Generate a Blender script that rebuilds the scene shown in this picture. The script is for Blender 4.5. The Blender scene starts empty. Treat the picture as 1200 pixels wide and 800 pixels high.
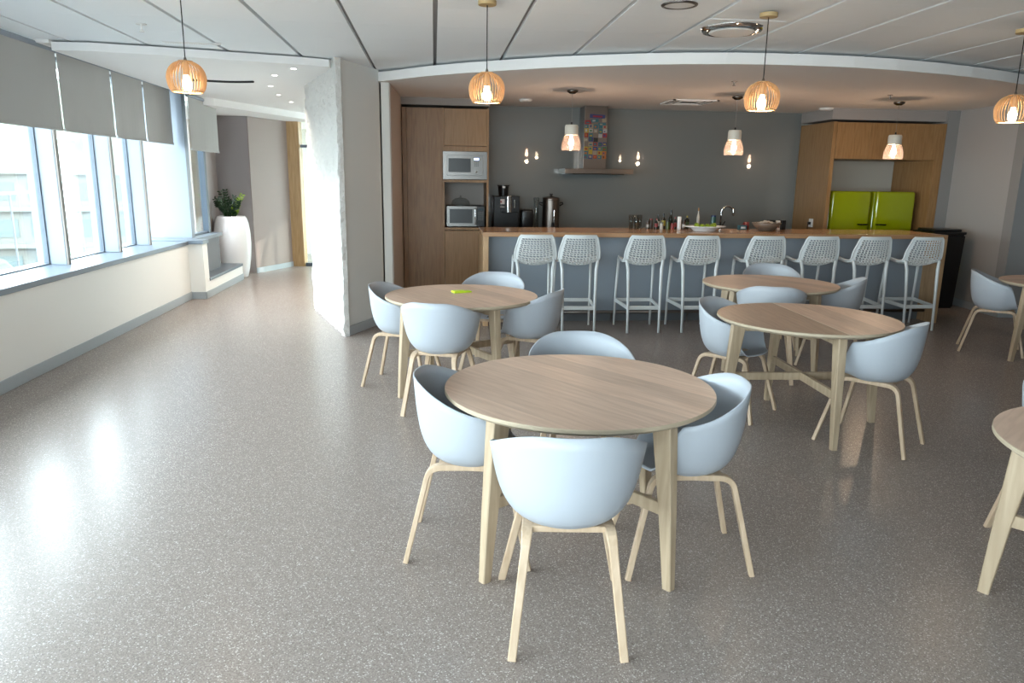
import bpy, bmesh, math, random
from mathutils import Vector, Matrix
S = bpy.context.scene
C = S.collection
random.seed(7)
PI = math.pi
# ---------------------------------------------------------------- camera
RT = (0.99452965, -0.10354658, 0.01374337); UP = (0.00911799, 0.21712948, 0.97610023); FW = (0.10405593, 0.97063530, -0.21688585)
cam_d = bpy.data.cameras.new('camera'); cam = bpy.data.objects.new('camera', cam_d); C.objects.link(cam)
cam_d.sensor_width = 36; cam_d.lens = 857.736 / 1200 * 36; cam_d.clip_end = 600
m = Matrix((RT, UP, tuple(-v for v in FW))).transposed().to_4x4(); m.translation = (0, 0, 1.65)
cam.matrix_world = m; S.camera = cam
# ---------------------------------------------------------------- view, world, lights
S.view_settings.view_transform = 'Standard'; S.view_settings.look = 'None'
S.view_settings.gamma = 1; S.view_settings.use_curve_mapping = False
S.view_settings.exposure = 2.28
S.cycles.use_denoising = True
S.cycles.max_bounces = 10; S.cycles.diffuse_bounces = 5; S.cycles.glossy_bounces = 4
S.cycles.transparent_max_bounces = 12; S.cycles.sample_clamp_indirect = 6
S.cycles.caustics_reflective = False; S.cycles.caustics_refractive = False
W = bpy.data.worlds.new('sky'); S.world = W; W.use_nodes = True
bg = W.node_tree.nodes['Background']; bg.inputs[0].default_value = (0.84, 0.915, 1.0, 1); bg.inputs[1].default_value = 4.5
def lamp(name, kind, loc, energy, color=(1, 1, 1), rot=None, size=None, aim=None, **kw):
    d = bpy.data.lights.new(name, kind); o = bpy.data.objects.new(name, d); C.objects.link(o)
    o.location = loc; d.energy = energy; d.color = color
    if aim: o.rotation_euler = Vector(aim).to_track_quat('-Z', 'Y').to_euler()
    if size and kind == 'AREA':
        d.shape = 'RECTANGLE'; d.size, d.size_y = size
    for k, v in kw.items(): setattr(d, k, v)
    return o
lamp('sun', 'SUN', (30, 10, 40), 1.0, (1.0, 0.94, 0.84), aim=(-0.72, -0.28, -0.62), angle=0.01)
def portal(loc, aim, size):
    o = lamp('window_portal', 'AREA', loc, 1, aim=aim, size=size); o.data.cycles.is_portal = True
portal((-3.78, 3.4, 1.65), (1, 0, 0), (15.5, 2.2))
portal((-1.7, -4.0, 1.5), (0, 1, 0), (3.9, 2.5))

# ---------------------------------------------------------------- materials
MATS = {}
def mat(name, color, rough=0.5, metal=0.0, spec=0.5, bump=None, var=None, emit=None, coat=0, trans=0, ior=1.45, coat_rough=0.05):
    if name in MATS: return MATS[name]
    m = bpy.data.materials.new(name); m.use_nodes = True; MATS[name] = m
    nt = m.node_tree; b = nt.nodes['Principled BSDF']
    b.inputs['Base Color'].default_value = (*color, 1); b.inputs['Roughness'].default_value = rough
    b.inputs['Metallic'].default_value = metal; b.inputs['Specular IOR Level'].default_value = spec
    b.inputs['Coat Weight'].default_value = coat; b.inputs['Coat Roughness'].default_value = coat_rough
    b.inputs['Transmission Weight'].default_value = trans; b.inputs['IOR'].default_value = ior
    tc = nt.nodes.new('ShaderNodeTexCoord')
    if var:      # (scale, amount)
        n = nt.nodes.new('ShaderNodeTexNoise'); n.inputs['Scale'].default_value = var[0]; n.inputs['Detail'].default_value = 4
        nt.links.new(tc.outputs['Object'], n.inputs['Vector'])
        r = nt.nodes.new('ShaderNodeValToRGB'); a = var[1]
        r.color_ramp.elements[0].position = 0.3; r.color_ramp.elements[1].position = 0.7
        r.color_ramp.elements[0].color = (*[c * (1 - a) for c in color], 1); r.color_ramp.elements[1].color = (*[min(1, c * (1 + a)) for c in color], 1)
        nt.links.new(n.outputs['Fac'], r.inputs['Fac']); nt.links.new(r.outputs['Color'], b.inputs['Base Color'])
    if bump:     # (scale, strength)
        n = nt.nodes.new('ShaderNodeTexNoise'); n.inputs['Scale'].default_value = bump[0]; n.inputs['Detail'].default_value = 5
        nt.links.new(tc.outputs['Object'], n.inputs['Vector'])
        bp = nt.nodes.new('ShaderNodeBump'); bp.inputs['Strength'].default_value = bump[1]; bp.inputs['Distance'].default_value = 0.01
        nt.links.new(n.outputs['Fac'], bp.inputs['Height']); nt.links.new(bp.outputs['Normal'], b.inputs['Normal'])
    if emit:
        b.inputs['Emission Color'].default_value = (*emit[0], 1); b.inputs['Emission Strength'].default_value = emit[1]
    return m

def wood(name, c1, c2, rough=0.45, axis='X', plank=0.0, scale=1.0, spec=0.5):
    if name in MATS: return MATS[name]
    m = bpy.data.materials.new(name); m.use_nodes = True; MATS[name] = m
    nt = m.node_tree; b = nt.nodes['Principled BSDF']; L = nt.links.new
    b.inputs['Roughness'].default_value = rough; b.inputs['Specular IOR Level'].default_value = spec
    tc = nt.nodes.new('ShaderNodeTexCoord'); mp = nt.nodes.new('ShaderNodeMapping')
    s = {'X': (1.2, 14, 14), 'Y': (14, 1.2, 14), 'Z': (14, 14, 1.2)}[axis]
    mp.inputs['Scale'].default_value = tuple(v * scale for v in s)
    L(tc.outputs['Object'], mp.inputs['Vector'])
    n = nt.nodes.new('ShaderNodeTexNoise'); n.inputs['Scale'].default_value = 2.2; n.inputs['Detail'].default_value = 7; n.inputs['Distortion'].default_value = 0.6
    L(mp.outputs[0], n.inputs['Vector'])
    r = nt.nodes.new('ShaderNodeValToRGB'); r.color_ramp.elements[0].position = 0.3; r.color_ramp.elements[1].position = 0.72
    r.color_ramp.elements[0].color = (*c1, 1); r.color_ramp.elements[1].color = (*c2, 1)
    L(n.outputs['Fac'], r.inputs['Fac']); out = r.outputs['Color']
    if plank:
        sp = nt.nodes.new('ShaderNodeSeparateXYZ'); L(tc.outputs['Object'], sp.inputs[0])
        d = nt.nodes.new('ShaderNodeMath'); d.operation = 'DIVIDE'; d.inputs[1].default_value = plank
        L(sp.outputs['Y' if axis == 'X' else 'X'], d.inputs[0])
        f = nt.nodes.new('ShaderNodeMath'); f.operation = 'FLOOR'; L(d.outputs[0], f.inputs[0])
        wn = nt.nodes.new('ShaderNodeTexWhiteNoise'); wn.noise_dimensions = '1D'; L(f.outputs[0], wn.inputs['W'])
        mr = nt.nodes.new('ShaderNodeMapRange'); mr.inputs['To Min'].default_value = 0.84; mr.inputs['To Max'].default_value = 1.12
        L(wn.outputs['Value'], mr.inputs['Value'])
        mx = nt.nodes.new('ShaderNodeVectorMath'); mx.operation = 'SCALE'; L(out, mx.inputs[0]); L(mr.outputs[0], mx.inputs['Scale'])
        out = mx.outputs[0]
    L(out, b.inputs['Base Color'])
    return m

def floor_mat():
    m = bpy.data.materials.new('terrazzo'); m.use_nodes = True; nt = m.node_tree; L = nt.links.new
    b = nt.nodes['Principled BSDF']; tc = nt.nodes.new('ShaderNodeTexCoord')
    v = nt.nodes.new('ShaderNodeTexVoronoi'); v.voronoi_dimensions = '2D'; v.inputs['Scale'].default_value = 250; L(tc.outputs['Object'], v.inputs['Vector'])
    r = nt.nodes.new('ShaderNodeValToRGB'); cr = r.color_ramp; cr.interpolation = 'CONSTANT'
    cr.elements[0].position = 0; cr.elements[0].color = (0.235, 0.193, 0.170, 1)
    cr.elements[1].position = 0.32; cr.elements[1].color = (0.275, 0.23, 0.205, 1)
    for p, c in ((0.66, (0.32, 0.272, 0.245, 1)), (0.89, (0.54, 0.485, 0.44, 1)), (0.94, (0.19, 0.155, 0.135, 1))):
        e = cr.elements.new(p); e.color = c
    sp = nt.nodes.new('ShaderNodeSeparateColor'); L(v.outputs['Color'], sp.inputs[0]); L(sp.outputs[0], r.inputs['Fac'])
    L(r.outputs['Color'], b.inputs['Base Color']); b.inputs['Roughness'].default_value = 0.27
    b.inputs['Specular IOR Level'].default_value = 0.27
    return m
def glass_pane(name, tint=(0.93, 0.98, 0.97), ior=1.45, gloss=1.0, milk=0):
    if name in MATS: return MATS[name]
    m = bpy.data.materials.new(name); m.use_nodes = True; MATS[name] = m; nt = m.node_tree; nt.nodes.clear(); L = nt.links.new
    o = nt.nodes.new('ShaderNodeOutputMaterial'); t = nt.nodes.new('ShaderNodeBsdfTransparent'); t.inputs[0].default_value = (*tint, 1)
    g = nt.nodes.new('ShaderNodeBsdfGlossy'); g.inputs['Roughness'].default_value = 0.02; g.inputs['Color'].default_value = (gloss,) * 3 + (1,)
    lw = nt.nodes.new('ShaderNodeLayerWeight'); lw.inputs['Blend'].default_value = 0.5
    pw = nt.nodes.new('ShaderNodeMath'); pw.operation = 'POWER'; pw.inputs[1].default_value = 5; L(lw.outputs['Facing'], pw.inputs[0])
    f = nt.nodes.new('ShaderNodeMath'); f.operation = 'MULTIPLY_ADD'; f.inputs[1].default_value = 0.96; f.inputs[2].default_value = ((ior - 1) / (ior + 1)) ** 2; L(pw.outputs[0], f.inputs[0])
    x = nt.nodes.new('ShaderNodeMixShader'); L(f.outputs[0], x.inputs[0]); src = t.outputs[0]
    if milk:
        tr = nt.nodes.new('ShaderNodeBsdfTranslucent'); tr.inputs[0].default_value = (0.95, 0.80, 0.74, 1)
        mk = nt.nodes.new('ShaderNodeMixShader'); mk.inputs[0].default_value = milk; L(t.outputs[0], mk.inputs[1]); L(tr.outputs[0], mk.inputs[2]); src = mk.outputs[0]
    L(src, x.inputs[1]); L(g.outputs[0], x.inputs[2]); L(x.outputs[0], o.inputs[0])
    return m

M_floor = floor_mat()
M_ceil = mat('ceiling_tile', (0.87, 0.905, 0.925), 0.85)
M_ceilback = mat('ceiling_void', (0.32, 0.32, 0.32), 0.9)
M_plaster = mat('white_plaster', (0.83, 0.81, 0.79), 0.8)
M_wallw = mat('white_wall', (0.80, 0.78, 0.74), 0.7)
M_rough = mat('rough_plaster', (0.66, 0.64, 0.61), 0.85, bump=(14, 1.0))
for nd in M_rough.node_tree.nodes:
    if nd.type == 'BUMP': nd.inputs['Distance'].default_value = 0.05
M_colgrey = mat('grey_painted_column', (0.66, 0.68, 0.67), 0.75)
M_taupe = mat('taupe_wall', (0.38, 0.33, 0.31), 0.8)
M_greywall = mat('grey_wall', (0.17, 0.145, 0.13), 0.75)
M_sill = mat('grey_sill', (0.13, 0.155, 0.185), 0.35)
M_base = mat('grey_baseboard', (0.36, 0.39, 0.41), 0.5)
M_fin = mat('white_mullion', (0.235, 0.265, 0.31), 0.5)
M_trim = mat('bronze_trim', (0.22, 0.19, 0.17), 0.5)
M_darkline = mat('dark_frame', (0.08, 0.10, 0.13), 0.4)
M_blind = mat('blind_fabric', (0.42, 0.415, 0.40), 0.95, bump=(400, 0.1))
M_glass = glass_pane('window_glass')
M_oakcab = wood('oak_cabinet', (0.19, 0.094, 0.033), (0.29, 0.155, 0.060), 0.45, 'Z', scale=1.2)
M_oakcab2 = wood('pale_oak_cabinet', (0.23, 0.122, 0.045), (0.33, 0.19, 0.080), 0.45, 'Z', scale=1.2)
M_oaktop = wood('oak_counter', (0.34, 0.185, 0.095), (0.48, 0.285, 0.16), 0.22, 'X')
M_oakend = wood('oak_counter_end', (0.38, 0.23, 0.12), (0.50, 0.325, 0.18), 0.4, 'Z')
M_oakdoor = wood('oak_door_frame', (0.33, 0.19, 0.07), (0.46, 0.29, 0.125), 0.45, 'Z')
M_table = wood('oak_table_top', (0.58, 0.41, 0.31), (0.74, 0.55, 0.43), 0.42, 'X', plank=0.15, scale=1.3)
M_leg = wood('soaped_oak', (0.36, 0.265, 0.17), (0.50, 0.385, 0.265), 0.5, 'Z')
M_edge = mat('pale_oak_edge', (0.46, 0.375, 0.27), 0.55)
M_veneer = wood('chair_veneer', (0.46, 0.325, 0.21), (0.60, 0.45, 0.315), 0.45, 'Z')
M_shell = mat('pale_shell_plastic', (0.44, 0.47, 0.515), 0.42)
M_black = mat('black_plastic', (0.006, 0.006, 0.007), 0.28)
M_blackm = mat('black_matt', (0.02, 0.02, 0.02), 0.6)
M_stool = mat('white_stool_plastic', (0.66, 0.685, 0.69), 0.45)
M_counter = mat('blue_grey_panel', (0.29, 0.33, 0.375), 0.4)
M_splash = mat('grey_back_painted_glass', (0.155, 0.165, 0.16), 0.35, coat=1.0, coat_rough=0.02)
M_steel = mat('brushed_steel', (0.18, 0.155, 0.138), 0.34, metal=1, bump=(60, 0.03))
M_chrome = mat('chrome', (0.8, 0.8, 0.8), 0.08, metal=1)
M_nickel = mat('dark_nickel', (0.20, 0.18, 0.16), 0.2, metal=1)
M_lime = mat('lime_enamel', (0.27, 0.32, 0.003), 0.12, coat=0.6)
M_shade = wood('lamp_veneer', (0.50, 0.29, 0.13), (0.64, 0.40, 0.20), 0.5, 'Z')
M_shadein = mat('lamp_socket_wood', (0.6, 0.38, 0.18), 0.5)
M_canopy = mat('oak_canopy', (0.52, 0.36, 0.17), 0.5)
M_bulb = mat('warm_bulb', (1, 1, 1), 0.3, emit=((1.0, 0.80, 0.56), 7))
M_bulb2 = mat('small_warm_bulb', (1, 1, 1), 0.3, emit=((1.0, 0.76, 0.54), 12))
M_down = mat('downlight_lens', (1, 1, 1), 0.3, emit=((1.0, 0.93, 0.84), 4))
M_white = mat('white_ceramic', (0.82, 0.83, 0.84), 0.12)
M_whitem = mat('white_matt', (0.75, 0.74, 0.72), 0.6)
M_pot = mat('white_glazed_pot', (0.80, 0.80, 0.80), 0.15)
M_leaf = mat('dark_glossy_leaf', (0.012, 0.035, 0.010), 0.3)
M_leaf2 = mat('fresh_green_leaf', (0.24, 0.36, 0.03), 0.35)
M_soil = mat('potting_soil', (0.03, 0.02, 0.015), 0.95)

# ---------------------------------------------------------------- mesh helpers
def obj(name, bm, m, parent=None, smooth=False, loc=None):
    me = bpy.data.meshes.new(name); bmesh.ops.recalc_face_normals(bm, faces=bm.faces); bm.to_mesh(me); bm.free()
    for x in (m if isinstance(m, (list, tuple)) else [m]): me.materials.append(x)
    if smooth:
        for p in me.polygons: p.use_smooth = True
    o = bpy.data.objects.new(name, me); C.objects.link(o)
    if parent: o.parent = parent
    if loc: o.location = loc
    return o
def tag(o, label=None, cat=None, group=None, kind=None):
    if label: o['label'] = label
    if cat: o['category'] = cat
    if group: o['group'] = group
    if kind: o['kind'] = kind
    return o
def struct(name, bm, m, label=None, cat=None, smooth=False):
    o = obj(name, bm, m, smooth=smooth); o['kind'] = 'structure'
    return tag(o, label, cat)
def thing(name, label, cat, loc=(0, 0, 0), rz=0, group=None):
    o = bpy.data.objects.new(name, None); C.objects.link(o); o.empty_display_size = 0.1
    o.location = loc; o.rotation_euler = (0, 0, rz); return tag(o, label, cat, group)
def dup(root, loc, rz=0, label=None, group=None, scale=None):
    kids = {}
    for o in bpy.data.objects:
        if o.parent: kids.setdefault(o.parent.name, []).append(o)
    def cp(o, par):
        c = o.copy(); C.objects.link(c)
        if par: c.parent = par
        for ch in kids.get(o.name, []): cp(ch, c)
        return c
    r = cp(root, None); r.location = loc; r.rotation_euler = (0, 0, rz)
    if label: r['label'] = label
    if group: r['group'] = group
    return r
def B(): return bmesh.new()
def box(bm, lo, hi, bev=0, seg=2, mi=0):
    lo, hi = [min(a, b) for a, b in zip(lo, hi)], [max(a, b) for a, b in zip(lo, hi)]
    r = bmesh.ops.create_cube(bm, size=1); vs = r['verts']
    for v in vs:
        v.co = Vector([(lo[i] + hi[i]) / 2 + v.co[i] * (hi[i] - lo[i]) for i in range(3)])
    fs = set(f for v in vs for f in v.link_faces)
    for f in fs: f.material_index = mi
    if bev:
        es = list(set(e for v in vs for e in v.link_edges))
        bmesh.ops.bevel(bm, geom=es, offset=bev, segments=seg, affect='EDGES', profile=0.5, material=mi)
    return bm
def prism(bm, pts, z0, z1, mi=0):
    a = [bm.verts.new((x, y, z0)) for x, y in pts]; b = [bm.verts.new((x, y, z1)) for x, y in pts]; n = len(pts)
    fs = [bm.faces.new(a[::-1]), bm.faces.new(b)] + [bm.faces.new((a[i], a[(i + 1) % n], b[(i + 1) % n], b[i])) for i in range(n)]
    for f in fs: f.material_index = mi
    return bm
def lathe(bm, prof, n=32, c=(0, 0, 0), mi=0, closed=False):
    rings = []
    for r, z in prof:
        if r < 1e-5: rings.append([bm.verts.new((c[0], c[1], c[2] + z))])
        else: rings.append([bm.verts.new((c[0] + r * math.cos(2 * PI * k / n), c[1] + r * math.sin(2 * PI * k / n), c[2] + z)) for k in range(n)])
    prs = list(zip(rings, rings[1:])) + ([(rings[-1], rings[0])] if closed else [])
    for a, b in prs:
        for k in range(n):
            q = [a[k % len(a)], a[(k + 1) % len(a)], b[(k + 1) % len(b)], b[k % len(b)]]
            u = []
            for v in q:
                if v not in u: u.append(v)
            if len(u) > 2:
                try: f = bm.faces.new(u); f.material_index = mi
                except ValueError: pass
    return bm
def tube(bm, pts, r, n=10, cap=True, mi=0, flat=None):
    pts = [Vector(p) for p in pts]; rings = []
    rs = r if isinstance(r, (list, tuple)) else [r] * len(pts)
    ref = None
    for i, p in enumerate(pts):
        t = (pts[min(i + 1, len(pts) - 1)] - pts[max(i - 1, 0)]).normalized()
        if ref is None:
            ref = t.orthogonal().normalized() if abs(t.z) > .9 else t.cross(Vector((0, 0, 1))).normalized()
        u = (ref - t * ref.dot(t)).normalized(); w = t.cross(u); ref = u
        rings.append([bm.verts.new(p + (u * math.cos(2 * PI * k / n) + w * math.sin(2 * PI * k / n)) * rs[i]) for k in range(n)])
    for a, b in zip(rings, rings[1:]):
        for k in range(n): bm.faces.new((a[k], a[(k + 1) % n], b[(k + 1) % n], b[k])).material_index = mi
    if cap: bm.faces.new(rings[0][::-1]).material_index = mi; bm.faces.new(rings[-1]).material_index = mi
    return bm
def sweep(bm, pts, side, w, t, bev=0.003):
    """rectangular bar along pts; w = width along side axis, t = thickness; w, t may be lists"""
    pts = [Vector(p) for p in pts]; side = Vector(side).normalized(); rings = []
    ws = w if isinstance(w, (list, tuple)) else [w] * len(pts); ts = t if isinstance(t, (list, tuple)) else [t] * len(pts)
    for i, p in enumerate(pts):
        tg = (pts[min(i + 1, len(pts) - 1)] - pts[max(i - 1, 0)]).normalized()
        s = (side - tg * side.dot(tg)).normalized(); nn = tg.cross(s); a, b = ws[i] / 2, ts[i] / 2; c = bev
        rings.append([bm.verts.new(p + s * x + nn * y) for x, y in ((a - c, b), (-a + c, b), (-a, b - c), (-a, -b + c), (-a + c, -b), (a - c, -b), (a, -b + c), (a, b - c))])
    for a, b in zip(rings, rings[1:]):
        for k in range(8): bm.faces.new((a[k], a[(k + 1) % 8], b[(k + 1) % 8], b[k]))
    bm.faces.new(rings[0][::-1]); bm.faces.new(rings[-1])
    return bm
def fillet(pts, rad, n=6):
    pts = [Vector(p) for p in pts]; out = [pts[0]]
    for i in range(1, len(pts) - 1):
        p = pts[i]; a = (pts[i - 1] - p); b = (pts[i + 1] - p); r = min(rad, a.length * .45, b.length * .45)
        p0 = p + a.normalized() * r; p1 = p + b.normalized() * r
        for k in range(n + 1):
            u = k / n; out.append(p0 * (1 - u) ** 2 + p * 2 * u * (1 - u) + p1 * u * u)
    out.append(pts[-1]); return out
def cbez(p, u): return p[0] * (1 - u) ** 3 + p[1] * 3 * u * (1 - u) ** 2 + p[2] * 3 * u * u * (1 - u) + p[3] * u ** 3
def lerp(a, b, t): return a + (b - a) * t
def sstep(a, b, x):
    t = max(0, min(1, (x - a) / (b - a))); return t * t * (3 - 2 * t)
def wall_of(pts, z0, z1, th, bm=None):
    """vertical wall through pts, thickness th to the left of travel"""
    bm = bm or B()
    for (x0, y0), (x1, y1) in zip(pts, pts[1:]):
        d = Vector((x1 - x0, y1 - y0)).normalized(); n = Vector((-d.y, d.x)) * th
        prism(bm, [(x0, y0), (x1, y1), (x1 + n.x, y1 + n.y), (x0 + n.x, y0 + n.y)], z0, z1)
    return bm

# ================================================================= SETTING
ZC, ZK, ZL, ZS = 2.785, 2.665, 2.70, 2.60
XG = -3.71
struct('floor', box(B(), (-4.2, -4.3, -0.12), (10.2, 16.6, 0)), M_floor, 'speckled grey polished terrazzo floor', 'floor')
# main ceiling: real tiles with recessed gaps
bm = B()
i = -6
for i in range(-5, 16):
    x0 = 0.02 + 0.645 * i
    for j in range(-16, 6):
        y0 = 5.43 + 0.61 * j
        box(bm, (x0 + 0.017, y0 + 0.001, ZC), (x0 + 0.628, y0 + 0.609, ZC + 0.03))
box(bm, (-4.0, -4.3, ZC), (0.02 - 0.645 * 5 - .011, 8.8, ZC + 0.03))
box(bm, (-4.2, -4.3, ZC + 0.03), (10.2, 8.8, ZC + 0.13), mi=1)
struct('ceiling', bm, [M_ceil, M_ceilback], 'white tiled ceiling with narrow recessed joints', 'ceiling')
# dropped kitchen ceiling with curved fascia
cx = [(-0.9, 8.75), (-0.46, 8.38), (-0.06, 7.96), (0.34, 7.63), (0.75, 7.36), (1.12, 7.13), (1.49, 6.95), (1.85, 6.80), (2.21, 6.69), (2.58, 6.61), (2.94, 6.57), (3.35, 6.56), (3.75, 6.58), (4.2, 6.65), (4.7, 6.78), (5.15, 6.93), (5.65, 7.13), (6.3, 7.45), (7.0, 7.9), (7.7, 8.5)]
struct('ceiling_kitchen', prism(B(), cx + [(7.7, 11.2), (-0.9, 11.2)], ZK, ZC - 0.024), M_plaster, 'smooth white dropped kitchen ceiling with a curved front edge', 'ceiling')
struct('ceiling_corridor', prism(B(), [(-3.34, 7.24), (-3.0, 7.22), (-2.44, 7.34), (-1.25, 7.68), (-1.02, 7.78), (-0.8, 8.6), (-0.5, 8.9), (-0.5, 16.4), (-3.34, 16.4)], ZL, ZC - 0.014), M_plaster, 'plain white plaster ceiling over the corridor', 'ceiling')
struct('trim_1', prism(B(), [(-3.34, 11.0), (-3.08, 11.19), (-2.195, 13.4), (-1.6, 14.8), (-0.5, 14.8), (-0.5, 16.4), (-4.1, 16.4), (-4.1, 11.75), (-3.34, 11.75)], ZS, ZL), M_plaster, 'white dropped soffit at the end of the corridor', 'ceiling trim')
struct('trim_2', box(B(), (-4.1, 7.2, ZC - .03), (-3.34, 11.75, ZC + .1)), M_plaster, 'white recess above the roller blinds', 'ceiling trim')

# left wall, sill, mullions, windows
struct('wall_left', box(B(), (-3.95, -4.3, 0), (-3.28, 10.22, 0.73)), M_wallw, 'low white wall under the row of windows', 'wall')
struct('baseboard_left', box(B(), (-3.28, -4.0, 0), (-3.268, 10.22, 0.10), 0.003), M_base, 'grey skirting along the low window wall', 'baseboard')
struct('trim_3', box(B(), (-3.90, -4.3, 0.73), (-3.262, 10.22, 0.78), 0.006), M_sill, 'long blue-grey window sill', 'window sill')
struct('wall_left_nib', box(B(), (-3.60, 10.22, 0), (-3.09, 10.42, 0.74)), M_wallw, 'short white pier at the end of the window wall', 'wall')
bm = B(); box(bm, (-3.09, 10.205, 0), (-3.078, 12.2, 0.095), 0.003); box(bm, (-3.28, 10.205, 0), (-3.078, 10.218, 0.095), 0.003)
struct('baseboard_nib', bm, M_base, 'grey skirting round the short pier and low bench', 'baseboard')
bm = B(); box(bm, (-3.9, 10.18, 0.74), (-3.07, 10.44, 0.79), 0.005); box(bm, (-3.9, 10.44, 0.74), (-3.24, 11.75, 0.79), 0.005)
struct('trim_4', bm, M_sill, 'blue-grey sill turning round the short pier', 'window sill')
struct('wall_left_bench', box(B(), (-3.60, 10.42, 0), (-3.09, 12.2, 0.22)), M_wallw, 'low white bench beside the tall planter', 'wall')
struct('trim_5', box(B(), (-3.60, 10.42, 0.22), (-3.08, 12.2, 0.26), 0.004), M_sill, 'blue-grey slab on the low bench', 'window sill')
struct('wall_left_back', box(B(), (-3.95, 10.42, 0.0), (-3.30, 11.75, 0.74)), mat('dark_grey_wall', (0.16, 0.16, 0.17), 0.7), 'dark grey panel above the low bench', 'wall')
struct('wall_left_pier', box(B(), (-3.95, 10.62, 0.78), (-3.34, 10.76, ZC)), M_fin, 'wide white pier between the last windows', 'wall')
struct('wall_left_far', box(B(), (-3.69, 11.72, 0), (-3.61, 13.1, ZL)), M_taupe, 'taupe wall behind the planter', 'wall')
fins = [-2.95, -1.85, -0.75, 0.35, 1.45, 2.5, 3.6, 4.7, 5.85, 7.48, 8.69, 9.58]
fins[8] = 6.27
fins[7] = 5.05; fins[6] = 3.85; fins[5] = 2.65; fins[4] = 1.45
lab = 0
for k, y in enumerate(fins):
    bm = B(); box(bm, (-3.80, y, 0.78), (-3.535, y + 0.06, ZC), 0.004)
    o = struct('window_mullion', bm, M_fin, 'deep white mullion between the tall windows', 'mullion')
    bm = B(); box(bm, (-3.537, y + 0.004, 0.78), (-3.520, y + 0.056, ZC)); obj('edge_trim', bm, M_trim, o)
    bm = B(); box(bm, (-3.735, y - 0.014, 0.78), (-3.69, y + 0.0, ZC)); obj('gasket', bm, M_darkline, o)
seg = [-4.2] + fins + [10.62]
for k in range(len(seg) - 1):
    y0 = seg[k] + (0.06 if k else 0); y1 = seg[k + 1] - 0.014
    fr = B(); box(fr, (-3.735, y0, 0.78), (-3.695, y1, 0.792)); box(fr, (-3.74, y0, ZC - 0.06), (-3.68, y1, ZC))
    f = struct('window_%d' % (k + 1), fr, M_fin, 'tall window pane in the left window wall, number %d from the rear' % (k + 1), 'window')
    obj('pane', box(B(), (-3.718, y0, 0.792), (-3.706, y1, ZC - 0.06)), M_glass, f)
fr = B(); box(fr, (-3.46, 10.76, 0.79), (-3.40, 10.80, ZC)); box(fr, (-3.46, 11.55, 0.79), (-3.38, 11.65, ZC)); box(fr, (-3.46, 10.76, 0.79), (-3.40, 11.65, 0.82))
f = struct('window_20', fr, M_darkline, 'narrow window beside the planter', 'window')
obj('pane', box(B(), (-3.435, 10.80, 0.82), (-3.423, 11.55, ZC)), M_glass, f)

# corridor end
struct('wall_back_corridor', wall_of([(-3.06, 13.0), (-3.7, 13.0)], 0, ZL, -0.15), mat('grey_taupe_wall', (0.30, 0.265, 0.265), 0.8), 'grey-brown wall behind the tall planter', 'wall')
struct('wall_corridor_slanted', wall_of([(-3.065, 12.995), (-2.63, 14.0)], 0, ZL, 0.2), mat('rose_taupe_wall', (0.31, 0.25, 0.225), 0.8), 'rose-taupe wall leading to the glass door', 'wall')
struct('baseboard_corridor', wall_of([(-3.055, 12.975), (-2.625, 13.995)], 0, 0.09, -0.012), M_base, 'grey skirting of the corridor wall', 'baseboard')
d = struct('door_1', prism(B(), [(-2.70, 14.0), (-2.42, 14.0), (-2.38, 14.12), (-2.70, 14.12)], 0, ZL), M_oakdoor, 'tall oak door jamb at the end of the corridor', 'door')
obj('pane', box(B(), (-2.40, 14.05, 0.05), (-0.6, 14.07, ZL)), glass_pane('door_glass', (0.8, 0.88, 0.86)), d)
bm = B(); box(bm, (-2.40, 14.03, 0), (-0.6, 14.09, 0.06)); box(bm, (-2.40, 14.03, 2.15), (-0.6, 14.09, 2.20)); box(bm, (-1.5, 14.03, 0), (-1.45, 14.09, ZL))
obj('door_frame', bm, M_darkline, d)
struct('wall_corridor_right', box(B(), (-0.56, 11.1, 0), (-0.40, 14.0, ZC)), M_wallw, 'plain right side wall of the corridor', 'wall')
struct('wall_corridor_back', box(B(), (-4.1, 16.3, 0), (0, 16.6, ZC)), M_wallw, 'white wall beyond the glass door', 'wall')
struct('wall_corridor_side', box(B(), (-4.0, 13.15, 0), (-3.9, 16.4, ZC)), M_wallw, 'white side wall beyond the glass door', 'wall')

# column with one rough plaster face
bm = B()
A, Bp, Cc, D = (-0.95, 7.68), (-0.59, 8.50), (-0.60, 9.6), (-1.54, 9.44)
prism(bm, [(A[0] + 0.012, A[1] + 0.03), Bp, Cc, (D[0] + 0.04, D[1] + 0.0)], 0, ZC - 0.001)
col = struct('wall_column', bm, M_colgrey, 'grey painted column in front of the kitchen wall', 'column')
bm = B(); nu, nv = 46, 70; rows = []
import mathutils.noise as mn
for jv in range(nv + 1):
    row = []
    for iu in range(nu + 1):
        u = iu / nu; z = (ZC - 0.003) * jv / nv
        x = lerp(A[0], D[0], u); y = lerp(A[1], D[1], u)
        n = mn.noise(Vector((u * 14, z * 6, 3.1))) * 0.020 + mn.noise(Vector((u * 30, z * 20, 9.1))) * 0.016
        if iu == 0: n += abs(mn.noise(Vector((0, z * 9, 1.7)))) * 0.012 - .004
        nx, ny = -0.948, -0.318
        sh = (-0.318 * 0) if iu else mn.noise(Vector((5, z * 14, 0))) * 0.012
        row.append(bm.verts.new((x + nx * n + sh, y + ny * n, z)))
    rows.append(row)
for a, b in zip(rows, rows[1:]):
    for k in range(nu): bm.faces.new((a[k], a[k + 1], b[k + 1], b[k]))
vs = [rows[0], rows[-1]]
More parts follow.
